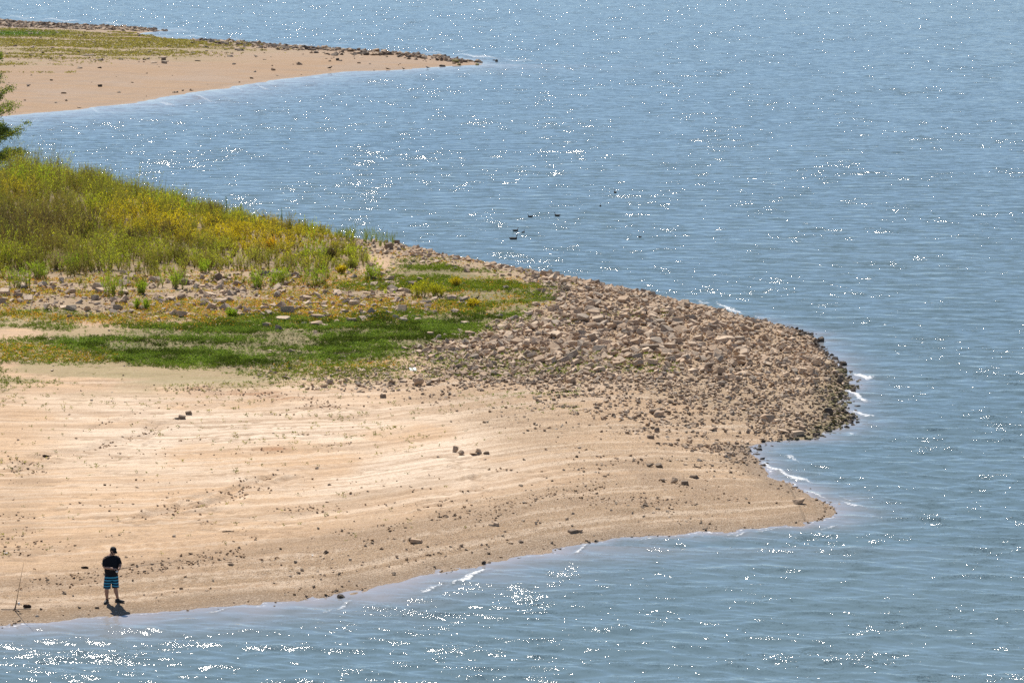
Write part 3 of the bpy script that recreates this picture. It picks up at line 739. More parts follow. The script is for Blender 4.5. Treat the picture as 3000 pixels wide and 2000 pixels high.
# everything else that lies about: candidates over the headland, kept by how stony the ground is
def scatter_near():
    N = 900000
    r = np.random.default_rng(21)
    x = r.uniform(-40, 17, N); y = r.uniform(86, 262, N)
    px, py = P(x, y, 1.0); k = (px > -150) & (px < 2560) & (py > 500) & (py < 1900)
    x, y = x[k], y[k]
    sd = near_sd(x, y); k = sd > -.6; x, y, sd = x[k], y[k], sd[k]
    z = near_h(x, y); px, py, m = masks(x, y, z)
    cl = fbm(x, y, 1.6, 3, 500)
    area = 57 * 176 / N              # m2 per candidate
    u = r.random(len(x))
    # rocks (20-80 cm)
    dens = 4.6 * m['rubble'] * (.45 + 1.1 * sstep(.35, .6, cl)) + 3.0 * m['crestrock'] + 3.6 * m['rockband'] * sstep(.30, .5, cl)
    dens += .30 * m['stones'] * sstep(.5, .65, cl) + .22 * m['clover'] * sstep(.52, .62, cl) + .22 * m['crestgreen'] * sstep(.5, .6, cl)
    dens += .35 * m['weed'] * sstep(1.5, 4, 4) * 0 + .005 * (py > 1000) + .02 * m['gravel']
    dens += 1.6 * m['bigrock']
    kk = (u < dens * area) & (sd > -.35)
    size = .14 + .20 * r.random(len(x)) ** 1.8 + .32 * (r.random(len(x)) ** 3) * (m['bigrock'] + .95 * m['rockband'] + .5 * m['crestrock'] + .3 * m['rubble'])
    size *= np.where(py > 1130, .62, 1)
    X = dict(x=x[kk], y=y[kk], z=z[kk], s=size[kk], sd=sd[kk], al=m['algae'][kk], cl=np.maximum(m['clover'], m['crestgreen'])[kk], rb=m['rockband'][kk], cr=m['crestrock'][kk], px=px[kk], py=py[kk], ru=m['rubble'][kk])
    # stones (6-16 cm)
    u = r.random(len(x))
    bands = sstep(.3, .9, np.sin(sd * 1.25 + 4 * fbm(x, y, 9, 3, 260))) * sstep(14, 5, sd) * (py > 1350)
    rut = np.zeros(len(x))
    for pts, w_, d_, k_ in RUTW: rut = np.maximum(rut, k_ * np.exp(-(linesd(x, y, pts) / (1.6 * w_)) ** 2))
    mud = 22 * bands * sstep(.4, .6, cl) + 45 * rut * sstep(.35, .6, cl) + 2 * (py > 1250) * sstep(.6, .7, fbm(x * .3, y, 2, 3, 540)) + 14 * m['rust']
    dens = 24 * m['rubble'] + 15 * m['stones'] * sstep(.3, .55, cl) + 4 * m['crestrock'] + 11 * m['rockband'] * sstep(.3, .5, cl) + 6 * m['gravel'] * sstep(.42, .62, cl) + .10 + 2.0 * sstep(9, 2, sd) * (py > 1400) * sstep(.45, .6, cl) + .4 * m['thin'] + 1.0 * sstep(2.5, .3, sd) * (px > 1900)
    dens += 5 * np.exp(-((sd - .1) / .35) ** 2) * (px > 1700)
    dens *= (1 - .8 * m['clover']) * (1 - .9 * m['weed'])
    dens = dens + mud
    kk = (u < dens * area) & (sd > -.45)
    s2 = (.05 + .13 * r.random(len(x)) ** 1.6) * np.where(m['rubble'] + m['stones'] > .4, 1.2, .8) * np.where(mud > .5 * dens, .8, 1)
    Y = dict(mud=(mud / (dens + 1e-6))[kk], x=x[kk], y=y[kk], z=z[kk], s=s2[kk], sd=sd[kk], al=m['algae'][kk], px=px[kk], py=py[kk])
    return X, Y
X, Y = scatter_near()
def colour_of(D, r):
    c = rockcol(len(D['x']), r)
    wet = (sstep(.25, -.05, D['sd']))[:, None]
    c = c * (1 - wet) + np.array([.06, .05, .04]) * wet
    al = (D['al'] * sstep(3.0, 0.0, D['sd']) * (r.random(len(D['x'])) < .85))[:, None]
    return c * (1 - al) + np.where(r.random((len(D['x']), 1)) < .5, MOSS, DARKR * .7) * al
r_ = np.random.default_rng(31)
CX = colour_of(X, r_)
# the largest of them, as the photograph shows them, are objects of their own
app = X['s'] * FPX / X['y'] * np.where((X['px'] > 0) & (X['px'] < 2540), 1, 0)
hx = np.array(hero_xy)
dmin = np.full(len(app), 99.0)
for a, b_ in hx: dmin = np.minimum(dmin, np.hypot((X['x'] - a) * 1.0, X['y'] - b_))
app[dmin < .35] = 0
NIND = 300 - nh - 24
ind = np.argsort(-app)[:NIND]
protos_me = []
def zone_of(i):
    if X['al'][i] > .5 and X['sd'][i] < 2.5: return ('mossy olive stone in the algae-covered edge of the tip', 'mossy stones at the tip')
    if X['rb'][i] > .5 and X['px'][i] < 1100: return ('weathered tan rock in the loose band between tall weeds and clover', 'rocks below the weeds')
    if X['cr'][i] > .5 and X['px'][i] < 1620: return ('tan rock in the narrow stony strip along the far crest', 'rocks along the crest')
    if X['cl'][i] > .5: return ('grey stone poking out of the green ground cover', 'stones in the green ground cover')
    if X['ru'][i] > .3: return ('angular tan rock jumbled in the rubble covering the point', 'rocks of the rubble')
    return ('loose brown rock lying on open gravel and sand', 'loose rocks on the sand')
for i in ind:
    V, F = PRO[int(r_.integers(16))] if r_.random() < .75 else BLOCK[int(r_.integers(5))]
    V = V.copy(); s = X['s'][i]; hw = r_.uniform(.35, .72)
    V[:, 0] *= s; V[:, 1] *= s * r_.uniform(.6, 1); V[:, 2] = (V[:, 2] - .2) * s * hw
    me = mesh_arrays('rock', V, F, np.tile(CX[i], (len(V), 1)), M_ROCK)
    o = link('rock', me); o.location = (X['x'][i], X['y'][i], X['z'][i])
    o.rotation_euler = (r_.normal() * .22, r_.normal() * .22, r_.random() * 6.28)
    lb, gp = zone_of(i); tag(o, lb, 'rock', gp)
rest = np.setdiff1d(np.arange(len(app)), ind[:])
rest = rest[dmin[rest] > .22]
pos = np.stack([X['x'], X['y'], X['z']], 1)[rest]
# in the rubble the stones lie on each other
lift = .10 * X['ru'][rest] * r_.random(len(rest)) ** 2
pos[:, 2] += lift
V, F, C = merge(PRO + BLOCK, pos, X['s'][rest], X['s'][rest] * r_.uniform(.28, .75, len(rest)), r_.random(len(rest)) * 6.28, CX[rest], tilt=.42)
tag(link('rubble', mesh_arrays('rubble', V, F, C, M_ROCK)), 'broken tan rubble covering the point and crest', 'rubble', kind='stuff')
n2_ = len(Y['x']); CY = colour_of(Y, r_); mk_ = r_.random(n2_) < Y['mud']; CY[mk_] = np.array([.50, .335, .20]) * (.65 + .6 * r_.random((mk_.sum(), 1)))
gl = r_.random(n2_) < .2; CY[gl & (Y['py'] > 1050)] *= .45
V, F, C = merge(PRO_S, np.stack([Y['x'], Y['y'], Y['z']], 1), Y['s'], Y['s'] * r_.uniform(.3, .8, n2_), r_.random(n2_) * 6.28, CY, tilt=.3, sink=.15, seed=3)
tag(link('pebbles', mesh_arrays('pebbles', V, F, C, M_ROCK)), 'small stones strewn over sand and gravel', 'pebbles', kind='stuff')
print('rocks', len(app), 'pebbles', n2_, 'heroes', nh, 'individual', len(ind))

# far spit: stones along its crest, on its outer bar, and clods on the flat
FHERO = [(293,255,13,.5,'K','b','dark box-shaped stone alone on the far spit sand'),(481,187,16,.5,'G','b','pale block at the bottom of the stone pile on the far spit'),
 (479,177,13,.6,'D','b','dark block in the middle of the stone pile on the far spit'),(450,186,20,.3,'P','a','flat pale slab left of the stone pile on the far spit'),
 (477,170,26,.12,'P','b','thin pale slab lying across the top of the stone pile'),(1335,185,26,.4,'Y','r','green weed-covered lump near the tip of the far spit'),
 (1345,192,14,.4,'Y','r','small weed-covered lump in front of the bigger one'),(1398,191,16,.3,'Y','r','weedy stone at the very tip of the far spit'),
 (1455,182,10,.8,'K','r','black rock standing in the foam off the far spit'),(1447,178,8,.4,'K','a','small black rock left of the one in the foam'),
 (989,147,16,.55,'D','a','large dark rock on the far spit skyline, left of two smaller ones'),(1029,147,8,.7,'D','r','small dark rock in the middle of the far skyline'),
 (1052,150,12,.7,'D','a','dark rounded rock right of the small one on the far skyline'),(1101,150,22,.4,'T','a','tan rock heap top on the far spit ridge'),
 (1120,160,22,.35,'D','a','dark ledge of rock under the far spit ridge'),(988,178,12,.6,'K','a','dark lump on the brown slope of the far spit'),
 (1002,162,12,.5,'K','a','dark rock just under the far spit ridge'),(960,160,18,.25,'D','a','flat dark stone below the far ridge'),
 (1220,176,12,.4,'K','a','dark stone right below the ridge near the far tip'),(150,174+0,12,.4,'K','r','dark clod on the far sand near its left end'),
 (88,116-19+6,18,.35,'T','a','long tan rock in the far grass'),(125,160,8,.8,'K','b','small black lump at the far grass edge'),(230,156,11,.6,'K','r','black lump by the pale stick'),(150,237,10,.4,'K','a','black clod in the middle of the far beach')]
for h in FHERO: one_rock(*h, gfun=GF, group='stones on the far spit', name='stone')
def scatter_far():
    r = np.random.default_rng(41); N = 260000
    x = r.uniform(-115, 0, N); y = r.uniform(315, 620, N)
    sd = far_sd(x, y); k = sd > -1.0; x, y, sd = x[k], y[k], sd[k]; z = far_h(x, y); px, py = P(x, y, z)
    line = np.interp(px, [-100, 250, 425, 640, 1000, 1200, 1360], [70, 84, 90, 122, 145, 160, 177])
    cl = fbm(x, y, 6, 3, 520)
    d = 1.1 * np.exp(-((py - line - 3) / 7) ** 2) * (px > 560) + 1.5 * (py < np.interp(px, [0, 500], [78, 96])) * (px < 520)
    d += .10 * sstep(70, 10, py - line) * sstep(.4, .55, cl) + .25 * np.exp(-((py - (176 + (px - 500) * .0)) / 9) ** 2) * ((px > 250) & (px < 520)) * sstep(.48, .56, cl)
    d += .012 + .10 * sstep(2.5, 0, np.abs(sd - 2)) * sstep(.5, .6, cl) + .22 * np.exp(-((py - (160)) / 8) ** 2) * (px < 110) * sstep(.45, .55, cl)
    k = r.random(len(x)) < d * (115 * 305 / N); n = k.sum()
    s = (.2 + .6 * r.random(n) ** 2.2) * np.where((px[k] > 560) & (px[k] < 1350), 1.25, .95) * np.where(py[k] > line[k] + 25, .8, 1)
    c = rockcol(n, r) * .8; dk = r.random(n) < .4; c[dk] = DARKR * (.7 + .6 * r.random((dk.sum(), 1)))
    V, F, C = merge(PRO, np.stack([x[k], y[k], z[k]], 1), s * 1.25, s * r.uniform(.3, .7, n), r.random(n) * 6.28, c, seed=9)
    tag(link('rubble', mesh_arrays('rubble', V, F, C, M_ROCK)), 'brown stones scattered along the far spit', 'rubble', kind='stuff')
scatter_far()
# ---------------------------------------------------------------- plants
def leaves(base, h, rad, col, n, ln=.10, wd=.02, up=.6, stem=True, r=None, power=1.25, lowcut=.12, nst=6, stemcol=(.16, .13, .07), curve=.0, cvar=.35, tipcol=None, tipk=.0):
    """leaf triangles of many plants at once; base (m,3), h, rad (m,), col (m,3); n leaves each on nst stems each"""
    r = r or rng; m = len(base)
    ang = r.random((m, nst)) * 6.283; lean = r.random((m, nst)) ** .7; hh = .55 + .45 * r.random((m, nst))
    st = r.integers(0, nst, (m, n)); I = np.arange(m)[:, None]
    a = ang[I, st]; l = lean[I, st]; t = lowcut + (1 - lowcut) * r.random((m, n)) ** .8
    H = h[:, None] * hh[I, st]
    off = rad[:, None] * l * t ** power
    px_ = base[:, 0:1] + np.cos(a) * off + r.normal(0, .02, (m, n)); py_ = base[:, 1:2] + np.sin(a) * off + r.normal(0, .02, (m, n)); pz = base[:, 2:3] + H * t
    la = a + r.normal(0, 1.1, (m, n)); e = up * (.5 + r.random((m, n)))
    d = np.stack([np.cos(la) * np.cos(e), np.sin(la) * np.cos(e), np.sin(e)], 2)
    L = ln * (.6 + .8 * r.random((m, n)))[:, :, None] * (h[:, None] / h.mean()).clip(.6, 1.3)[:, :, None]
    sd_ = r.normal(size=(m, n, 3)); sd_ = np.cross(d, sd_); sd_ /= np.linalg.norm(sd_, axis=2, keepdims=True)
    p0 = np.stack([px_, py_, pz], 2)
    A = p0; B = p0 + d * L * .55 + sd_ * wd; Cc = p0 + d * L; D = p0 + d * L * .5 - sd_ * wd
    V = np.stack([A, B, Cc, D], 2).reshape(-1, 3)
    F = np.arange(len(V)).reshape(-1, 4)
    c = col[:, None, :] * (1 - cvar / 2 + cvar * r.random((m, n, 1)))
    if tipcol is not None:
        k = np.clip((t - .45) * 1.8, 0, 1)[:, :, None] * tipk[:, None, None] * (r.random((m, n, 1)) < .75); c = c * (1 - k) + np.array(tipcol) * k
    Cl = np.repeat(c.reshape(-1, 3), 4, 0)
    if stem:
        I2 = np.arange(m)[:, None] + np.zeros((1, nst), int)
        q0 = base[I2]; H2 = (h[:, None] * hh)[:, :, None]; o2 = (rad[:, None] * lean)
        q1 = q0 + np.stack([np.cos(ang) * o2, np.sin(ang) * o2, np.zeros_like(ang)], 2) + np.array([0, 0, 1.0]) * H2
        qm = q0 + np.stack([np.cos(ang) * o2 * .42, np.sin(ang) * o2 * .42, np.zeros_like(ang)], 2) + np.array([0, 0, .5]) * H2
        w = .007 * np.stack([-np.sin(ang), np.cos(ang), np.zeros_like(ang)], 2); w[:, :, 0] = np.abs(w[:, :, 0]) + .004
        Q1 = np.stack([q0 - w, q0 + w, qm + w * .7, qm - w * .7], 2).reshape(-1, 3); Q2 = np.stack([qm - w * .7, qm + w * .7, q1 + w * .3, q1 - w * .3], 2).reshape(-1, 3)
        Q = np.concatenate([Q1, Q2]); F2 = np.arange(len(Q)).reshape(-1, 4) + len(V)
        sc_ = np.tile(np.array(stemcol), (len(Q), 1)) * (.7 + .6 * r.random((len(Q), 1)))
        V = np.concatenate([V, Q]); F = np.concatenate([F, F2]); Cl = np.concatenate([Cl, sc_])
    return V, F, Cl
def soup(name, parts, mat, label=None, cat=None, **kw):
    off = 0; Vs, Fs, Cs = [], [], []
    for V, F, C in parts:
        Vs.append(V); Fs.append(F + off); Cs.append(C); off += len(V)
    o = link(name, mesh_arrays(name, np.concatenate(Vs), np.concatenate(Fs), np.clip(np.concatenate(Cs), 0, 1), mat))
    if label: tag(o, label, cat, **kw)
    return o
GREEN = np.array([.20, .28, .03]); YGREEN = np.array([.46, .46, .035]); GOLD = np.array([.74, .56, .02]); OLIVE = np.array([.19, .215, .04]); BROWN = np.array([.24, .175, .10]); BRIGHT = np.array([.34, .46, .035])

def scatter_weeds():
    r = np.random.default_rng(61); N = 150000
    x = r.uniform(-44, 3, N); y = r.uniform(140, 262, N)
    z = near_h(x, y); sd = near_sd(x, y); px, py, m = masks(x, y, z)
    k = (px > -220) & (px < 1200) & (sd > .6) & (py > 380)
    cl = fbm(x, y, 2.2, 3, 600); fine = fbm(x, y, .9, 2, 610)
    hid = sstep(540, 460, py + px * -.0)
    dens = 7.0 * m['weed'] * (.55 + .8 * sstep(.35, .6, cl)) * (.45 + .55 * sstep(.3, .5, fine))
    dens = dens * sstep(1300, 980, px)
    dens += 1.1 * m['rockband'] * sstep(.5, .62, cl) * (py < 850) + .6 * m['crestgreen'] * (px < 1250) * sstep(.45, .6, cl)
    k &= r.random(N) < dens * (47 * 122 / N)
    x, y, z, px, py, cl, fine = x[k], y[k], z[k], px[k], py[k], cl[k], fine[k]; m = {a: b[k] for a, b in m.items()}
    n = len(x)
    gold = np.clip(m['gold'] * 1.15 + m['gold2'], 0, 1) * sstep(.22, .5, fbm(x, y, 1.5, 3, 620)) * (r.random(n) < .92)
    brown = m['brown'] * sstep(.3, .48, fbm(x, y, 3, 3, 630))
    c = np.where((r.random(n) < .45)[:, None], YGREEN, OLIVE) * 1.0
    big = fbm(x, y, 1.7, 3, 650)
    c = c * .5 + np.where((big > .52)[:, None], BRIGHT * .9, OLIVE * 1.1) * .5
    topb = sstep(.5, 1.5, 1.5)
    c = c * (.55 + .9 * sstep(.33, .66, fbm(x, y, 1.1, 2, 660)))[:, None]
    c = mixc(c, brown * (r.random(n) < .85) * .95, BROWN * .62)
    c = mixc(c, (r.random(n) < .10) * .8, BROWN * 1.1)
    c = mixc(c, gold * .75, GOLD * .85)
    c *= .78 + .44 * r.random((n, 1))
    left = sstep(900, 0, px)
    h = (.50 + .55 * r.random(n)) * (.66 + .75 * left) * (.45 + 1.1 * sstep(.3, .7, fine)) * np.where(m['weed'] < .5, .6, 1)
    h *= 1 + .5 * (r.random(n) < .10)
    V1 = leaves(np.stack([x, y, z - .02], 1), h, h * .42, c, 74, .105, .0125, .85, r=r, tipcol=GOLD * 1.05, tipk=gold * .8 + .12, nst=8)
    print('weeds', n)
    soup('tall_weeds', [V1], M_LEAF, 'dense yellow-green and golden weeds covering the bank', 'weeds', kind='stuff')
scatter_weeds()

def scatter_cover():
    r = np.random.default_rng(71); N = 900000
    x = r.uniform(-42, 8, N); y = r.uniform(95, 225, N)
    px, py = P(x, y, 1.2); k = (px > -80) & (px < 2150) & (py > 640) & (py < 1560); x, y = x[k], y[k]
    z = near_h(x, y); px, py, m = masks(x, y, z); sd = near_sd(x, y)
    area = 50 * 130 / N
    c1 = fbm(x * .5, y, 1.8, 4, 700); c2 = fbm(x, y, .55, 2, 710); c3 = fbm(x * .4, y * .8, 3.5, 4, 720)
    # deep green clover
    d1 = 95 * np.clip(m['clover'] * (.25 + 1.1 * sstep(.34, .5, c1)) - .08, 0, 1.2) * (.55 + .6 * sstep(.35, .55, c2))
    d1 += 70 * m['crestgreen'] * sstep(.34, .5, c1)
    d1 += 60 * m['thin'] * (1 - m['clover']) * sstep(.46, .56, c3 + .07 * sstep(600, 0, px) + .045 * sstep(1150, 950, py)) * sstep(1180, 1000, py)
    d1 += 18 * m['rubble'] * sstep(.60, .68, c3) * (px < 2000) + 14 * m['stones'] * sstep(.58, .66, c3) * (px < 1700)
    k1 = r.random(len(x)) < d1 * area
    # dry, orange and yellowish low growth
    d2 = 75 * np.clip(m['dry'] + .6 * m['rockband'], 0, 1) * sstep(.36, .52, c1) + 6 * m['crestrock'] * sstep(.45, .6, c1) + 34 * m['crestgreen'] * sstep(.48, .6, c3)
    d2 += 60 * m['thin'] * (1 - m['clover']) * sstep(.5, .6, c3) * sstep(1200, 960, py)
    d2 += 9 * np.clip(m['weed'], 0, 1) * .4
    sea = (py > 1100) & (sd > 2)
    d2 += 5.5 * sea * sstep(.60, .68, c3) * sstep(.5, .62, c2) * sstep(1800, 900, px) + .25 * sea * sstep(1500, 900, px) * (py < 1620)
    k2 = r.random(len(x)) < d2 * area
    def mk(k, cols, hh, nl, rad):
        n = k.sum(); c = cols(n, k)
        h = hh(n, k)
        return leaves(np.stack([x[k], y[k], z[k] - .01], 1), h, rad(n, h), c, nl, .055, .018, .45, stem=False, r=r, power=.8, lowcut=.05, nst=5, cvar=.5)
    cg = lambda n, k: (np.array([.13, .185, .04]) * (.6 + .75 * r.random((n, 1))) * (.65 + .8 * sstep(.35, .62, fbm(x[k], y[k], 1.3, 2, 750)))[:, None]) * (1 - (.75 * m['crestgreen'][k] + .55 * (1 - np.clip(m['clover'][k], 0, 1)) * (m['crestgreen'][k] < .3))[:, None]) + np.array([.20, .26, .035]) * (.75 * m['crestgreen'][k] + .55 * (1 - np.clip(m['clover'][k], 0, 1)) * (m['crestgreen'][k] < .3))[:, None]
    A = mk(k1, cg, lambda n, k: (.06 + .12 * r.random(n)) * (.7 + .6 * np.clip(m['clover'][k] + m['crestgreen'][k], 0, 1)), 13, lambda n, h: .09 + .07 * r.random(n))
    def cd(n, k):
        t = r.random((n, 1)); c = np.where(t < .35, np.array([.52, .26, .05]), np.where(t < .7, np.array([.40, .33, .05]), np.array([.25, .27, .05])))
        low = (py[k] > 1080)[:, None]; return np.where(low, np.where(t < .5, np.array([.24, .22, .07]), np.array([.16, .17, .05])), c) * (.7 + .6 * r.random((n, 1)))
    B = mk(k2, cd, lambda n, k: .05 + .11 * r.random(n), 9, lambda n, h: .06 + .06 * r.random(n))
    print('cover', k1.sum(), k2.sum())
    soup('clover', [A], M_CLOVER, 'low green clover carpeting the ground', 'ground cover', kind='stuff')
    soup('dry_grass', [B], M_LEAF, 'sparse dry orange and yellow low growth', 'ground cover', kind='stuff')
scatter_cover()
def far_grass():
    r = np.random.default_rng(81); N = 200000
    x = r.uniform(-115, -20, N); y = r.uniform(380, 600, N); sd = far_sd(x, y); k = sd > 1; x, y = x[k], y[k]
    z = far_h(x, y); px, py = P(x, y, z); c3 = fbm(x * .3, y, 5, 4, 730); c1 = fbm(x, y * .6, 3, 3, 740)
    lowr = np.interp(px, [-100, 300, 600, 1000], [185, 180, 165, 140])
    d = 5 * sstep(lowr + 12, lowr - 25, py) * (py > np.interp(px, [0, 500], [84, 100])) * sstep(.40, .56, c3) * sstep(900, 500, px)
    d += 4 * ((py > 185) & (py < 215)) * (px < 220) * sstep(.56, .62, c3)
    k = r.random(len(x)) < d * (95 * 220 / N); n = k.sum(); print('far grass', n)
    g = (np.exp(-((py[k] - 100) / 8) ** 2) * sstep(250, 60, px[k]))[:, None]
    c = (np.array([.25, .22, .08]) * (1 - g) + np.array([.08, .17, .02]) * g) * (.7 + .6 * r.random((n, 1)))
    A = leaves(np.stack([x[k], y[k], z[k]], 1), .12 + .15 * r.random(n), .3 + .3 * r.random(n), c, 8, .16, .06, .35, stem=False, r=r, power=.7, lowcut=.05, nst=5)
    soup('grass', [A], M_LEAF, 'thin olive grass on the far spit', 'grass', kind='stuff')
far_grass()

# bushes and stalks that stand apart: px, py base, height px, kind, label
CL = [(334,868,66,'green','bright green bush rooted among the rocks, lowest on the left'),(48,846,80,'green','big green bush at the left edge below the brown shrubs'),
 (110,818,56,'green','green bush between the left-edge bush and the rocks'),(412,862,44,'green','small upright green bush right of the lowest left one'),
 (514,846,60,'green','broad green bush at the foot of the golden weeds'),(600,800,40,'green','green bush tucked under the golden weeds, left of the upright slab'),
 (775,846,52,'green','rounded green bush, left of a pair between the rocks'),(821,832,48,'green','rounded green bush, right of a pair between the rocks'),
 (921,838,68,'green','tall green bush standing in front of the rocks at the weeds end'),(683,930,26,'green','tiny green tuft at the upper edge of the clover'),
 (414,908,32,'green','small green tuft in the orange growth'),(926,770,84,'bright','tallest bright green clump inside the right end of the weeds'),
 (1087,824,52,'green','green bush beside the dark leaning slab on the crest'),(1232,868,46,'tall','green grassy clump in the crest meadow'),
 (1336,842,34,'gold','golden yellow clump in the crest meadow'),(1280,868,36,'tall','yellow-green clump between golden one and grassy one'),
 (1388,902,26,'gold','small yellow tuft near the grey meadow rock'),(999,803,24,'gold','small yellow tuft among the crest rocks'),
 (795,735,42,'orange','vivid orange plant glowing in the golden weeds'),(320,790,70,'olive','olive bush in front of the brown thicket'),
 (210,800,60,'green','green bush right of the brown thicket foot'),(1040,790,40,'olive','thin grey-green shrub at the very end of the weeds'),
 (700,700,50,'gold','golden bush rising above the gold patch'),(560,700,56,'olive','dark olive stalky bush in the gold patch'),(270,600,86,'olive','tall feathery olive weed on the skyline'),
 (470,612,60,'bright','bright green clump on the skyline left of the stalks'),(560,640,60,'bright','green reed-like clump on the skyline near the dead twigs'),
 (60,560,84,'bright','green weeds cluster on the skyline below the tree'),(150,570,100,'bright','tallest green weed cluster on the skyline')]
STALKS = [(664,634,56,'tall spiky green stalk, leftmost on the crest skyline'),(707,648,54,'thin tall stalk, second from left on the crest skyline'),
 (814,660,34,'short stalk next to the thickest spiky one'),(826,668,58,'thickest spiky green stalk on the crest skyline'),
 (877,678,30,'small thin stalk right of the thickest one'),(895,678,34,'lone thin stalk furthest right on the crest'),(848,672,24,'tiny stalk close right of the thickest one'),(745,655,26,'tiny stalk midway along the crest skyline')]
GRS = [(1026,706,42,'tuft of tall grass on the crest, left of three'),(1079,712,50,'tuft of tall grass on the crest, middle of three'),(1129,722,42,'tuft of tall grass on the crest, right of three'),(1000,700,30,'wispy grass beside the left tall tuft on the crest')]
TW = [(60,745,150,'large grey-brown bare shrub at the left edge of the bank'),(150,700,120,'brown bare shrub right of the large one'),(20,690,110,'brown thicket shrub behind the large one'),
 (175,790,60,'low tangle of grey dead twigs at the bank foot'),(625,640,52,'dead twiggy shrub on the skyline beside the stalks'),(510,700,60,'purple-brown twigs poking from the gold weeds'),(390,720,60,'brown dead bush in the weeds, left of the gold patch'),
 (530,830,30,'pale dead twigs lying over rocks at the weeds foot'),(250,690,100,'tall brown dry stems behind the gold weeds'),(770,640,34,'thin dead twigs on the crest right of the stalks'),(960,760,40,'grey dry stems at the right end of the weeds')]
for px, py, hp, kd, lb in CL:
    x, y, z = G(px, py); s = hp * y / FPX * 1.1; r = np.random.default_rng(int(px * 3 + py))
    col = {'green': np.array([.27, .38, .035]), 'bright': BRIGHT * 1.0, 'gold': np.array([.50, .40, .03]), 'orange': np.array([.72, .40, .015]), 'olive': OLIVE * 1.05, 'tall': YGREEN * .9}[kd]
    rad = {'green': .62, 'bright': .4, 'gold': .5, 'orange': .4, 'olive': .42, 'tall': .75}[kd]
    n = 7 if kd not in ('bright', 'olive') else 5
    bs = np.stack([x + r.normal(0, s * .22, n), y + r.normal(0, s * .2, n), np.zeros(n)], 1); bs[:, 2] = near_h(bs[:, 0], bs[:, 1]) - .02
    hs = s * (.75 + .3 * r.random(n)); cc = np.tile(col, (n, 1)) * (.8 + .4 * r.random((n, 1)))
    V, F, C = leaves(bs - [x, y, z], hs, hs * rad * .8, cc, 120, .11, .014, 1.1, r=r, nst=9)
    o = soup('bush', [(V, F, C)], M_LEAF, lb, 'bush', group='bushes along the bank'); o.location = (x, y, z)
for px, py, hp, lb in STALKS:
    x, y, z = G(px, py); s = 1.35 * hp * y / FPX; r = np.random.default_rng(int(px))
    V, F, C = leaves(np.zeros((1, 3)), np.array([s]), np.array([s * .04]), np.array([[.09, .15, .04]]), 150, .09, .012, 1.25, r=r, nst=2, lowcut=.25)
    o = soup('stalk', [(V, F, C)], M_LEAF, lb, 'plant', group='spiky stalks on the skyline'); o.location = (x, y, z)
for px, py, hp, lb in GRS:
    x, y, z = G(px, py); s = hp * y / FPX; r = np.random.default_rng(int(px)); n = 6
    bs = np.stack([r.normal(0, .22, n), r.normal(0, .22, n), np.zeros(n)], 1)
    V, F, C = leaves(bs, np.full(n, s), np.full(n, s * .4), np.tile([[.17, .21, .05]], (n, 1)), 16, .3, .012, 1.3, r=r, nst=9, stemcol=(.17, .22, .05))
    o = soup('grass_tuft', [(V, F, C)], M_LEAF, lb, 'grass', group='grass tufts on the crest'); o.location = (x, y, z)
for px, py, hp, lb in TW:
    x, y, z = G(px, py); s = hp * y / FPX * .95; r = np.random.default_rng(int(px + 5)); n = 12
    pale = 'pale' in lb or 'grey dead' in lb
    bs = np.stack([r.normal(0, s * .22, n), r.normal(0, s * .18, n), np.zeros(n)], 1)
    col = np.array([.30, .25, .20]) if pale else np.array([.10, .075, .055])
    V, F, C = leaves(bs, np.full(n, s) * (.7 + .4 * r.random(n)), np.full(n, s * .42), np.tile(col, (n, 1)), 130, .16, .008, 1.0, r=r, nst=12, stemcol=tuple(col * .9), cvar=.7)
    o = soup('shrub', [(V, F, C)], M_LEAF, lb, 'shrub', group='bare brown shrubs'); o.location = (x, y, z)

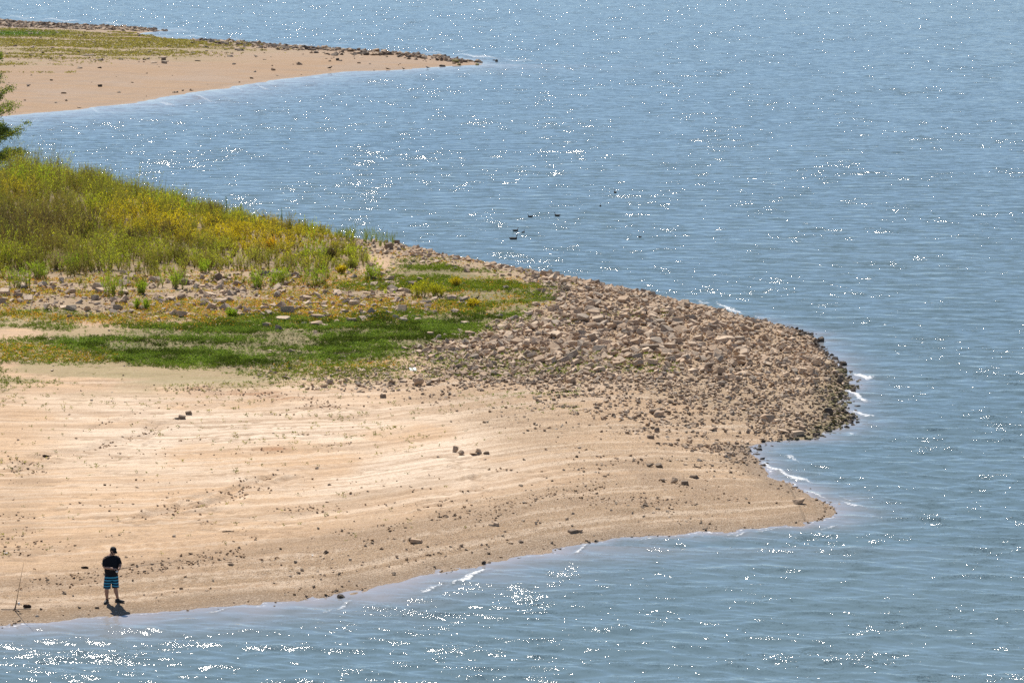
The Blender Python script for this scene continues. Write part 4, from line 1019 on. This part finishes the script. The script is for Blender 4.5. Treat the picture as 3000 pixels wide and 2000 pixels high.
def tree():
    x, y, z = G(-48, 540); root = empty('tree', (x, y, z))
    tag(root, 'leafy green tree at the left edge, rising from the top of the bank', 'tree')
    r = np.random.default_rng(91); k = y / FPX
    H = (540 - 190) * k
    V, F, C = [], [], []
    def tube(p, q, a, b_, off):
        d = np.array(q) - p; d = d / np.linalg.norm(d); u = np.cross(d, [0, 1, .1]); u /= np.linalg.norm(u); w = np.cross(d, u)
        vs = [];
        for c, rr in ((np.array(p), a), (np.array(q), b_)):
            for i in range(7): vs.append(c + rr * (math.cos(i * .8976) * u + math.sin(i * .8976) * w))
        fs = [[off + i, off + (i + 1) % 7, off + 7 + (i + 1) % 7, off + 7 + i] for i in range(7)]
        return vs, fs
    segs = []; tips = []
    p = np.array([0, 0, -.2])
    for i in range(6):
        q = np.array([r.normal(0, .12), r.normal(0, .12), H * (i + 1) / 6.2]); segs.append((p, q, .17 - .024 * i, .17 - .024 * (i + 1)))
        for j in range(11):
            t = i / 6; ang = r.random() * 6.28; L = (1 - t) * 2.9 * (.6 + .5 * r.random()) + .8
            if i == 0: L *= .75
            e = q + np.array([math.cos(ang) * L, math.sin(ang) * L, L * (.35 + .4 * t)]); segs.append((q, e, .05, .015)); 
            for s in range(8): tips.append((q + (e - q) * (.22 + .11 * s + .05 * r.random()) + r.normal(0, .12, 3), .30 + .2 * r.random()))
        p = q
    off = 0; Vt, Ft = [], []
    for a, b_, c, d in segs:
        vs, fs = tube(a, b_, c, d, off); Vt += vs; Ft += fs; off += len(vs)
    t_ = link('trunk', mesh_arrays('trunk', np.array(Vt), np.array(Ft), np.tile([.14, .11, .08], (len(Vt), 1)), M_ROCK, True), root)
    tp = np.array([a for a, _ in tips]); tr = np.array([b_ for _, b_ in tips]); n = 95
    m_ = len(tp); dirs = r.normal(size=(m_, n, 3)); dirs /= np.linalg.norm(dirs, axis=2, keepdims=True)
    pos = tp[:, None] + dirs * (tr[:, None] * r.random((m_, n)) ** .5)[:, :, None] * np.array([1.2, 1.2, .75])
    d = r.normal(size=(m_, n, 3)); d[:, :, 2] -= .3; d /= np.linalg.norm(d, axis=2, keepdims=True); s = np.cross(d, r.normal(size=(m_, n, 3))); s /= np.linalg.norm(s, axis=2, keepdims=True)
    L = .085 + .03 * r.random((m_, n, 1))
    V = np.stack([pos, pos + d * L * .5 + s * .035, pos + d * L, pos + d * L * .5 - s * .035], 2).reshape(-1, 3)
    c = np.where(r.random((m_, n, 1)) < .3, np.array([.30, .32, .04]), np.array([.12, .17, .03])) * (.7 + .6 * r.random((m_, n, 1)))
    link('crown', mesh_arrays('crown', V, np.arange(len(V)).reshape(-1, 4), np.repeat(c.reshape(-1, 3), 4, 0), M_LEAF), root)
tree()
# ---------------------------------------------------------------- solids grown from blobs (people and birds)
def bm_loft(bm, pts, radii, ref=(0, 0, 1), seg=14):
    """closed tube through pts; radii [(a, b)], a along ref x direction"""
    rings = []; n = len(pts); pts = [Vector(p) for p in pts]
    for i in range(n):
        d = (pts[min(i + 1, n - 1)] - pts[max(i - 1, 0)]).normalized()
        u = Vector(ref) - d * d.dot(Vector(ref)); u.normalize(); v = d.cross(u)
        a, b_ = radii[i] if isinstance(radii[i], tuple) else (radii[i], radii[i])
        rings.append([bm.verts.new(pts[i] + u * a * math.cos(t * 2 * math.pi / seg) + v * b_ * math.sin(t * 2 * math.pi / seg)) for t in range(seg)])
    for A, B in zip(rings, rings[1:]):
        for t in range(seg): bm.faces.new((A[t], A[(t + 1) % seg], B[(t + 1) % seg], B[t]))
    bm.faces.new(list(reversed(rings[0]))); bm.faces.new(rings[-1])
def bm_ball(bm, c, r, rot=None, seg=14):
    m = Matrix.Translation(c) @ (rot.to_4x4() if rot else Matrix.Identity(4)) @ Matrix.Diagonal((*r, 1))
    bmesh.ops.create_uvsphere(bm, u_segments=seg, v_segments=seg // 2 + 2, radius=1, matrix=m)
def bake(name, bm, mat, voxel=.012, smooth=4, parent=None, colfun=None):
    bmesh.ops.recalc_face_normals(bm, faces=bm.faces)
    me = bpy.data.meshes.new(name); bm.to_mesh(me); bm.free()
    o = bpy.data.objects.new(name, me); COL.objects.link(o)
    if voxel:
        md = o.modifiers.new('r', 'REMESH'); md.mode = 'VOXEL'; md.voxel_size = voxel; md.use_smooth_shade = True
        if smooth: s = o.modifiers.new('s', 'SMOOTH'); s.iterations = smooth; s.factor = .5
        dg = bpy.context.evaluated_depsgraph_get(); me2 = bpy.data.meshes.new_from_object(o.evaluated_get(dg))
        o.modifiers.clear(); o.data = me2; bpy.data.meshes.remove(me); me = me2; me.name = name
    me.materials.clear(); me.materials.append(mat)
    for p in me.polygons: p.use_smooth = True
    if colfun:
        a = me.color_attributes.new('Col', 'FLOAT_COLOR', 'POINT')
        for i, v in enumerate(me.vertices): a.data[i].color = (*colfun(v.co), 1)
    if parent: o.parent = parent
    return o
def mat_vc(name, rough=.8, spec=.2):
    m, nt, out = newmat(name); b = NB(nt); col = b.n('ShaderNodeVertexColor', layer_name='Col').outputs[0]
    pos = b.n('ShaderNodeTexCoord').outputs['Object']
    c = b.mix(b.ramp(b.noise(pos, 30, 3), (.35, .7, 0, .3)), col, (.03, .025, .02))
    bs = b.n('ShaderNodeBsdfPrincipled', {'Base Color': c, 'Roughness': rough, 'Specular IOR Level': spec}); nt.links.new(bs.outputs[0], out.inputs[0]); return m
M_BIRD = mat_vc('feathers')
SKIN = mat_plain('skin', (.42, .23, .16), .55, .35, .15, 8); BLACK = mat_plain('black_cotton', (.012, .012, .016), .85, .2, .4, 12)
HAIR = mat_plain('dark_hair', (.02, .014, .01), .6, .3, .3, 60); CAPM = mat_plain('black_cap', (.012, .012, .014), .7, .3, .3, 20)
SHOE = mat_plain('black_shoe', (.018, .018, .02), .6, .4, .3, 30); SOLE = mat_plain('shoe_sole', (.05, .05, .055), .7, .3, .2, 30)
RODM = mat_plain('dark_graphite', (.02, .018, .018), .4, .5, .3, 20); CORK = mat_plain('rod_grip', (.05, .035, .025), .8, .2, .3, 40)
SILV = mat_plain('silver_reel', (.75, .75, .74), .35, .6, .15, 30); LINE = mat_plain('fishing_line', (.35, .33, .30), .5, .4, .1, 5)
def mat_shorts():
    m, nt, out = newmat('striped_shorts'); b = NB(nt); pos = b.n('ShaderNodeTexCoord').outputs['Object']
    s = b.n('ShaderNodeSeparateXYZ', {0: pos})
    w = b.noise(pos, 5, 2)
    ph = b.math('ADD', b.math('MULTIPLY', s.outputs[2], 69.0), b.math('ADD', b.math('MULTIPLY', w, 3.2), b.math('MULTIPLY', s.outputs[0], 4.0)))
    st = b.ramp(b.math('SINE', ph), (-.12, .12, 0, 1))
    c = b.mix(st, (.008, .014, .035), (.055, .30, .44))
    bs = b.n('ShaderNodeBsdfPrincipled', {'Base Color': c, 'Roughness': .8, 'Specular IOR Level': .2}); nt.links.new(bs.outputs[0], out.inputs[0]); return m

def man():
    x, y, z = G(333, 1765)
    root = empty('person', (x, y, z)); k = y / FPX * 95; root.scale = (k, k, k)
    tag(root, 'bearded man in black shirt, black cap and blue striped shorts looking down at his hands', 'person')
    u = Vector((.87, .5, 0)); f = Vector((.5, -.87, 0)); U = (.87, .5, 0)
    def T(c, du, df, h): return Vector((c, 0, h)) + u * du + f * df
    cx = -.055
    tor = [(.80, .15, .12, 0), (.88, .19, .145, 0), (1.0, .215, .18, .02), (1.12, .222, .19, .03), (1.25, .212, .17, .02), (1.37, .20, .135, 0), (1.45, .175, .115, -.01), (1.50, .13, .09, -.015), (1.54, .075, .07, -.01)]
    shN = T(cx, -.205, 0, 1.445); shF = T(cx, .205, 0, 1.445)
    elN = Vector((-.245, -.20, 1.165)); wrN = Vector((.055, -.335, 1.155))
    elF = Vector((.235, -.03, 1.20)); wrF = Vector((.205, -.215, 1.10))
    hd = Vector((.012, -.03, 1.665)); look = Vector((.72, -.58, -.38)).normalized()
    hipR = (cx - .09, -.05, .88); hipL = (cx + .09, .06, .88)
    kR = (-.195, -.075, .48); aR = (-.205, -.02, .09); kL = (.065, .0, .48); aL = (.128, .03, .09)
    # ---- body
    bm = bmesh.new()
    bm_loft(bm, [T(cx, 0, d, h) for h, a, b_, d in tor], [(a * .93, b_ * .93) for h, a, b_, d in tor], U)
    bm_loft(bm, [T(cx, 0, -.01, 1.50), Vector((-.02, -.01, 1.56)), hd - Vector((.01, -.01, .06))], [.07, .064, .06], U)
    rot = look.to_track_quat('Y', 'Z').to_matrix()
    bm_ball(bm, hd + Vector((0, 0, .012)), (.078, .098, .105), rot)
    bm_ball(bm, hd + look * .045 + Vector((0, 0, -.055)), (.055, .058, .055), rot)     # jaw
    side = look.cross(Vector((0, 0, 1))).normalized(); upv = side.cross(look)
    bm_loft(bm, [hd + look * .085 + upv * .015, hd + look * .113 - upv * .018, hd + look * .10 - upv * .03], [.010, .015, .012], tuple(side), 8)   # nose
    for s in (-1, 1):
        bm_ball(bm, hd + side * s * .079 - upv * .008 - look * .005, (.010, .02, .03), rot, 8)         # ears
        bm_ball(bm, hd + side * s * .034 + look * .083 + upv * .025, (.017, .012, .008), rot, 8)      # brows
    bm_ball(bm, hd + look * .097 - upv * .055, (.022, .010, .008), rot, 8)
    for sh, el, wr in ((shN, elN, wrN), (shF, elF, wrF)):
        m1 = sh.lerp(el, .5)
        bm_loft(bm, [sh, m1, el, el.lerp(wr, .35), wr], [.062, .056, .045, .046, .030], (0, 0, 1), 12)
    def hand(wr, d, palm, sgn, curl):
        d = d.normalized(); sd_ = d.cross(palm).normalized() * sgn
        bm_loft(bm, [wr, wr + d * .045, wr + d * .088], [(.022, .030), (.016, .042), (.014, .040)], tuple(palm), 12)
        for i, L in enumerate((.066, .076, .070, .056)):
            b0 = wr + d * .084 + sd_ * (.030 - .0205 * i)
            d1 = (d + palm * (.35 + .1 * i) * curl).normalized(); d2 = (d * .45 + palm * curl * 1.1).normalized(); d3 = (palm * curl - d * .35).normalized()
            p1 = b0 + d1 * L * .45; p2 = p1 + d2 * L * .33; p3 = p2 + d3 * L * .26
            bm_loft(bm, [b0 - d * .012, p1, p2, p3], [.0095, .009, .0082, .007], tuple(sd_), 8)
        t0 = wr + d * .03 + sd_ * .034; bm_loft(bm, [t0 - sd_ * .015, t0 + sd_ * .022 + d * .026 + palm * .012, t0 + sd_ * .018 + d * .055 + palm * .03], [.013, .011, .009], tuple(palm), 8)
    hand(wrN, Vector((.85, -.35, .02)), Vector((.0, .25, -.97)).normalized(), -1, 1.0)
    hand(wrF, Vector((-.25, -.75, -.50)), Vector((-.9, .2, -.1)).normalized(), 1, .9)
    for hp, kn, an in ((hipR, kR, aR), (hipL, kL, aL)):
        hp, kn, an = Vector(hp), Vector(kn), Vector(an)
        bm_loft(bm, [hp, hp.lerp(kn, .5), kn, kn.lerp(an, .32) + Vector((-.012, .015, 0)), kn.lerp(an, .7), an, an - Vector((0, 0, .05))], [.10, .088, .062, .068, .048, .038, .04], (1, 0, 0))
    for an, d in ((aR, Vector((-.12, -1, 0))), (aL, Vector((.98, -.18, 0)))):
        an = Vector(an); bm_loft(bm, [an - d * .04 - Vector((0, 0, .045)), an + d * .08 - Vector((0, 0, .05))], [.035, .03], (0, 0, 1))
    bake('body', bm, SKIN, .0075, 3, root)
    # ---- shirt with sleeves to the elbow
    bm = bmesh.new()
    tt = [t for t in tor]; tt[0] = (.84, .205, .165, .005)
    bm_loft(bm, [T(cx, 0, d, h) for h, a, b_, d in tt[:8]] , [(a + .012, b_ + .012) for h, a, b_, d in tt[:8]], U, 20)
    bm_loft(bm, [T(cx, 0, -.015, 1.49), T(cx, 0, -.01, 1.525)], [(.13, .095), (.085, .08)], U)
    for sh, el in ((shN, elN), (shF, elF)):
        e2 = sh.lerp(el, .9); s0 = sh + (Vector((cx, 0, 1.42)) - sh) * .18 - Vector((0, 0, .03))
        bm_ball(bm, s0, (.088, .088, .082)); bm_loft(bm, [s0, sh.lerp(el, .3), sh.lerp(el, .6), e2], [(.082, .082), (.080, .080), (.076, .076), (.070, .070)], U)
    shirt = bake('shirt', bm, BLACK, .010, 4, root)
    # ---- shorts
    bm = bmesh.new()
    bm_loft(bm, [T(cx, 0, 0, .925), T(cx, 0, 0, .86), T(cx, 0, 0, .78)], [(.195, .155), (.21, .165), (.20, .16)], U, 18)
    for hp, kn, w in ((hipR, kR, .112), (hipL, kL, .104)):
        hp, kn = Vector(hp), Vector(kn)
        bm_loft(bm, [hp, hp.lerp(kn, .45), kn + Vector((0, 0, -.015))], [(.115, .125), (.118, .118), (w + .006, w)], (1, 0, 0), 16)
    bake('shorts', bm, mat_shorts(), .010, 3, root)
    # ---- shoes
    for an, d in ((aR, Vector((-.28, -1, 0)).normalized()), (aL, Vector((.985, -.17, 0)).normalized())):
        an = Vector(an); a0 = Vector((an.x, an.y, 0)); s2 = Vector((-d.y, d.x, 0))
        bm = bmesh.new()
        bm_loft(bm, [a0 - d * .085 + Vector((0, 0, .05)), a0 - d * .04 + Vector((0, 0, .06)), a0 + d * .04 + Vector((0, 0, .052)), a0 + d * .12 + Vector((0, 0, .042)), a0 + d * .18 + Vector((0, 0, .034)), a0 + d * .215 + Vector((0, 0, .03))],
                [(.025, .04), (.042, .055), (.048, .05), (.05, .036), (.042, .028), (.018, .016)], tuple(s2))
        bm_loft(bm, [a0 + Vector((0, 0, .05)), an + Vector((0, 0, .035))], [.05, .046], (1, 0, 0))
        sh = bake('shoe', bm, SHOE, .009, 3, root)
        bm = bmesh.new()
        bm_loft(bm, [a0 - d * .098 + Vector((0, 0, .012)), a0 - d * .04 + Vector((0, 0, .012)), a0 + d * .10 + Vector((0, 0, .012)), a0 + d * .19 + Vector((0, 0, .014)), a0 + d * .228 + Vector((0, 0, .02))],
                [(.022, .014), (.045, .016), (.052, .015), (.045, .014), (.018, .010)], tuple(s2))
        bake('sole', bm, SOLE, 0, 0, sh)
    # ---- hair, beard, cap
    bm = bmesh.new(); bm_ball(bm, hd - look * .018 + Vector((0, 0, .0)), (.084, .092, .098), rot); bake('hair', bm, HAIR, .010, 2, root)
    bm = bmesh.new(); bm_ball(bm, hd + look * .052 - upv * .072, (.056, .050, .046), rot); bm_ball(bm, hd + look * .088 - upv * .040, (.026, .014, .008), rot, 8)
    for s in (-1, 1): bm_loft(bm, [hd + side * s * .074 + look * .01 - upv * .02, hd + side * s * .056 + look * .045 - upv * .06], [.016, .02], tuple(upv), 8)
    bake('beard', bm, HAIR, .008, 2, root)
    bm = bmesh.new()
    bm_loft(bm, [hd + upv * .025 + look * .002, hd + upv * .065, hd + upv * .10 - look * .006, hd + upv * .125 - look * .01, hd + upv * .134 - look * .01], [(.092, .112), (.091, .109), (.078, .09), (.048, .056), (.012, .014)], tuple(side), 20)
    cap = bake('cap', bm, CAPM, .010, 3, root)
    bm = bmesh.new()
    v = []
    for j in range(7):
        a = -1.1 + 2.2 * j / 6
        for q, rr in ((0, .10), (1, .10 + .085 * math.cos(a * .85))):
            p = hd + upv * (.032 - .018 * q - .012 * math.sin(a) ** 2) + look * rr * math.cos(a * .75) + side * .088 * math.sin(a) * (1 + .05 * q)
            v.append([bm.verts.new(p), bm.verts.new(p - upv * .006)])
    for j in range(6):
        a, b_, c, d = v[2 * j], v[2 * j + 1], v[2 * j + 3], v[2 * j + 2]
        bm.faces.new((a[0], b_[0], c[0], d[0])); bm.faces.new((a[1], d[1], c[1], b_[1])); bm.faces.new((b_[0], b_[1], c[1], c[0])); bm.faces.new((a[0], d[0], d[1], a[1]))
    bmesh.ops.holes_fill(bm, edges=bm.edges); bake('brim', bm, CAPM, 0, 0, cap)
    # ---- the rod he holds, tip pointing away to the right
    root.rotation_euler = (0, 0, 0); bpy.context.view_layer.update()
    M = Matrix.Translation((x, y, z)) @ Matrix.Diagonal((k, k, k, 1))
    def Lw(p): return M @ Vector(p)
    rod = empty('fishing_rod', Lw((.165, -.35, 1.13))); tag(rod, 'thin fishing rod held in the hands of the man, tip to the right', 'fishing rod')
    o0 = Vector((.165, -.35, 1.13)); dr = Vector((.93, .30, .10)).normalized()
    def rb(name, pts, rad, mat, par):
        bm = bmesh.new(); bm_loft(bm, [p - o0 for p in pts], rad, (0, 0, 1), 8); o = bake(name, bm, mat, 0, 0, par); return o
    rb('grip', [o0 - dr * .22, o0 + dr * .22], [.013, .012], CORK, rod)
    rb('blank', [o0 + dr * .2, o0 + dr * .8, o0 + dr * 1.5 - Vector((0, 0, .03)), o0 + dr * 2.0 - Vector((0, 0, .09))], [.007, .0055, .004, .0025], RODM, rod)
    rl = rb('reel', [o0 + Vector((0, 0, -.01)), o0 + Vector((.0, -.01, -.07))], [.010, .018], RODM, rod)
    rb('spool', [o0 + Vector((-.02, -.03, -.06)), o0 + Vector((.035, -.05, -.055))], [.027, .024], SILV, rl)
man()

def stuck_rod():
    x, y, z = G(43.6, 1789); k = y / FPX * 95
    rod = empty('fishing_rod', (x, y, z)); tag(rod, 'tall dark fishing rod stuck in the sand at the left edge', 'fishing rod')
    tip = Vector((.50 * k, -1.15 * k, 1.78 * k)); d = tip.normalized()
    def rb(name, pts, rad, mat, par):
        bm = bmesh.new(); bm_loft(bm, pts, rad, (1, 0, 0), 8); return bake(name, bm, mat, 0, 0, par)
    rb('grip', [d * -.05, d * .2, d * .44], [.017, .018, .014], CORK, rod)
    rb('blank', [d * .42, d * 1.0, d * 1.6, tip], [.010, .008, .0055, .003], RODM, rod)
    o = d * .30; s = Vector((.9, .35, -.15)).normalized()
    rl = rb('reel', [o, o + s * .07], [.009, .014], RODM, rod)
    c = o + s * .085
    rb('spool', [c - d * .035, c + d * .045], [.036, .030], SILV, rl)
    rb('handle', [c - d * .02 + s * .02, c - d * .02 + s * .09 , c - d * .05 + s * .10], [.006, .006, .009], RODM, rl)
    h = empty('rod_holder', (x, y, z)); tag(h, 'low forked stick rest lying at the foot of the standing rod', 'rod rest')
    rb('bar', [Vector((-.42, .02, .03)), Vector((.5, .0, .035))], [.010, .008], RODM, h)
    rb('leg', [Vector((-.06, -.05, -.03)), Vector((.0, .02, .09))], [.011, .009], RODM, h)
    rb('leg', [Vector((.16, -.14, -.02)), Vector((.02, .0, .05))], [.016, .010], RODM, h)
stuck_rod()

def driftwood(px, py, L, rad, ang, mat, lb, gf=G, seed=0, name='driftwood', lift=.0, cat='driftwood'):
    x, y, z = gf(px, py); r = np.random.default_rng(seed + int(px)); n = 7
    bm = bmesh.new(); pts = []
    for i in range(n):
        t = i / (n - 1) - .5
        pts.append(Vector((math.cos(ang) * L * t + r.normal(0, rad * .3), math.sin(ang) * L * t + r.normal(0, rad * .3), rad * .6 + lift * (t + .5) + r.normal(0, rad * .15))))
    bm_loft(bm, pts, [(rad * (.55 + .6 * math.sin(math.pi * (i + .7) / (n + .4))), rad * (.5 + .4 * math.sin(math.pi * (i + .7) / (n + .4)))) for i in range(n)], (0, 0, 1), 8)
    o = bake(name, bm, mat, 0, 0); o.location = (x, y, z); tag(o, lb, cat, None); return o
WOODD = mat_plain('dark_wood', (.055, .035, .025), .9, .2, .5, 9); WOODP = mat_plain('bleached_wood', (.62, .52, .40), .9, .2, .4, 9); PAPER = mat_plain('white_litter', (.85, .85, .83), .7, .3, .1, 5)
driftwood(80, 1779, .24, .055, .1, WOODD, 'dark stub of driftwood on the sand right of the standing rod')
driftwood(249, 1665, .22, .035, -.1, WOODD, 'dark pointed driftwood piece on the sand left of the man')
driftwood(255, 166, 3.1, .09, -.75, WOODP, 'long bleached pole lying on the far spit', GF, lift=.2)
driftwood(115, 150, 1.1, .05, -.6, WOODP, 'short bleached stick in the grass of the far spit', GF)
driftwood(1653, 1153 - 4, .42, .03, -.3, WOODD, 'thin dark stick on the gravel below the rubble')
driftwood(1708, 1176, .2, .02, -.2, WOODD, 'short dark twig right of the thin stick on the gravel')
driftwood(135, 1338, .35, .035, -.5, WOODD, 'dark sunken stick on the upper sand near the left edge')
driftwood(668, 1558, .4, .02, .0, WOODD, 'slender dark twig on the sand above the man')
def litter(px, py, w, h, lb, rz=.2):
    x, y, z = G(px, py); bm = bmesh.new(); s = w * y / FPX
    n = 5
    for side_ in (0, .004):
        g = [[bm.verts.new((s * (i / (n - 1) - .5), s * h * (j / 2 - .5) * 2, .03 + side_ + .02 * math.sin(i * 1.7 + j))) for i in range(n)] for j in range(3)]
        for j in range(2):
            for i in range(n - 1): bm.faces.new((g[j][i], g[j][i + 1], g[j + 1][i + 1], g[j + 1][i]))
    o = bake('litter', bm, PAPER, 0, 0); o.location = (x, y, z); o.rotation_euler = (.25, 0, rz); tag(o, lb, 'litter')
litter(1210, 1085, 20, .8, 'white sheet lying on the stones at the lower edge of the green')
litter(17, 1622, 10, .4, 'small white scrap on the sand at the left edge')
litter(915, 1628, 5, .5, 'tiny white scrap on the lower beach')

# ---------------------------------------------------------------- birds
def bird_mesh(kind):
    bm = bmesh.new()
    if kind == 'duck':
        bm_loft(bm, [(-.27, 0, .13), (-.20, 0, .09), (-.08, 0, .065), (.06, 0, .06), (.15, 0, .085), (.18, 0, .13)], [(.015, .03), (.055, .075), (.085, .105), (.085, .105), (.06, .075), (.03, .04)], (0, 0, 1))
        bm_loft(bm, [(.12, 0, .11), (.16, 0, .19), (.175, 0, .25)], [.042, .026, .026], (1, 0, 0))
        bm_ball(bm, (.19, 0, .27), (.042, .03, .032)); bm_loft(bm, [(.215, 0, .267), (.25, 0, .26), (.275, 0, .256)], [(.012, .016), (.008, .014), (.005, .012)], (0, 0, 1), 8)
        cf = lambda c: (.055, .045, .04) if c.z < .2 or c.x > .21 else (.04, .03, .028)
        if True: cf = lambda c: (.62, .60, .56) if (.11 < c.x < .2 and .15 < c.z < .245) else ((.05, .042, .036) if c.z > .06 else (.12, .10, .085))
    else:
        body = [(-.30, 0, .20), (-.20, 0, .215), (-.06, 0, .235), (.08, 0, .27), (.15, 0, .32)]
        bm_loft(bm, body, [(.012, .03), (.045, .06), (.075, .085), (.07, .075), (.035, .04)], (0, 0, 1))
        bm_loft(bm, [(.11, 0, .29), (.16, 0, .355)], [.045, .035], (1, 0, 0)); bm_ball(bm, (.18, 0, .375), (.045, .035, .036))
        bm_loft(bm, [(.21, 0, .372), (.25, 0, .362), (.275, 0, .352)], [.014, .010, .004], (0, 0, 1), 8)
        for s in (-1, 1):
            bm_loft(bm, [(.0, s * .035, .20), (.02, s * .035, .10), (.01, s * .035, .0)], [.018, .009, .009], (1, 0, 0), 8); bm_loft(bm, [(-.02, s * .035, .008), (.06, s * .04, .006)], [.008, .008], (0, 0, 1), 6)
        cf = (lambda c: (.045, .038, .035)) if kind == 'dark' else (lambda c: (.55, .53, .5) if c.z > .33 else ((.10, .09, .085) if c.z > .2 else (.2, .12, .06)))
    return bm, cf
proto = {}
for kd in ('duck', 'dark', 'gull'):
    bm, cf = bird_mesh(kd); o = bake('bird', bm, M_BIRD, .012, 1, None, cf); proto[kd] = o.data; bpy.data.objects.remove(o)
for i, (px, py, hd_, s, lb) in enumerate([(1505, 702, 0, 1.15, 'long-necked dark duck swimming right, front one of the flock'), (1511, 677, 15, .85, 'duck swimming behind and above the front one'),
    (1533, 682, 60, .75, 'small duck right beside the one above the front duck'), (1553, 636, 200, .85, 'duck alone at the left of the two in mid water'), (1632, 633, 160, .95, 'duck with head turned left, right of the two in mid water'),
    (1759, 604, 80, .65, 'small dark duck between the mid pair and the farthest one'), (1802, 565, 110, .9, 'farthest duck from the shore, top of the flock'), (1875, 696, 240, .7, 'lone duck on the right side of the flock')]):
    x, y = W(px, py, 0); o = link('duck', proto['duck']); o.location = (float(x), float(y), -.02); o.scale = (s, s, s); o.rotation_euler = (0, 0, math.radians(hd_)); tag(o, lb, 'duck', 'ducks on the water')
for px, py, kd, hd_, s, lb in [(967, 206, 'dark', 10, 1.35, 'large dark bird standing on the far spit beach'), (1182, 206, 'dark', 150, .95, 'dark bird at the far waterline, left of the pale-headed one'), (1252, 203, 'gull', 165, 1.15, 'pale-headed bird wading at the far waterline')]:
    x, y, z = GF(px, py); o = link('bird', proto[kd]); o.location = (x, y, z); o.scale = (s, s, s); o.rotation_euler = (0, 0, math.radians(hd_)); tag(o, lb, 'bird', 'birds standing on the far spit')
x, y, z = G(1396, 886); o = link('bird', proto['dark']); o.location = (x, y, z); o.scale = (.8, .8, .8); o.rotation_euler = (0, 0, .6); tag(o, 'small black bird standing in the crest meadow near the grey rock', 'bird')
# ---------------------------------------------------------------- light, sky, camera
SUN_EL, SUN_AZ = 55.0, -21.0      # azimuth measured from the view direction, minus = to the left
def light():
    w = bpy.data.worlds.new('World'); sc.world = w; w.use_nodes = True
    nt = w.node_tree; bg = nt.nodes['Background']
    sky = nt.nodes.new('ShaderNodeTexSky'); sky.sky_type = 'NISHITA'; sky.sun_disc = False
    sky.sun_elevation = math.radians(SUN_EL); sky.sun_rotation = math.radians(SUN_AZ)
    sky.air_density = 1.0; sky.dust_density = .1; sky.ozone_density = 2.0; sky.altitude = 2000
    nt.links.new(sky.outputs[0], bg.inputs[0]); bg.inputs[1].default_value = .088
    L = bpy.data.lights.new('sun', 'SUN'); L.energy = 4.8; L.angle = math.radians(.53); L.color = (1.0, .945, .86)
    o = bpy.data.objects.new('sun', L); COL.objects.link(o)
    el, az = math.radians(SUN_EL), math.radians(SUN_AZ)
    d = Vector((math.sin(az) * math.cos(el), math.cos(az) * math.cos(el), math.sin(el)))
    o.rotation_euler = d.to_track_quat('Z', 'Y').to_euler(); o.location = (0, 50, 60)
    cam = bpy.data.cameras.new('camera'); co = bpy.data.objects.new('camera', cam); COL.objects.link(co)
    cam.sensor_width = 36; cam.lens = FPX / 3000 * 36; cam.clip_start = .5; cam.clip_end = 80000
    co.location = (0, 0, HC); co.rotation_euler = (math.pi / 2 - PITCH, 0, 0)
    sc.camera = co
    sc.view_settings.view_transform = 'Standard'; sc.view_settings.look = 'None'
    sc.view_settings.exposure = 0.26; sc.view_settings.gamma = 1; sc.view_settings.use_curve_mapping = False
    sc.cycles.use_denoising = False
    sc.cycles.max_bounces = 5; sc.cycles.transparent_max_bounces = 4
light()
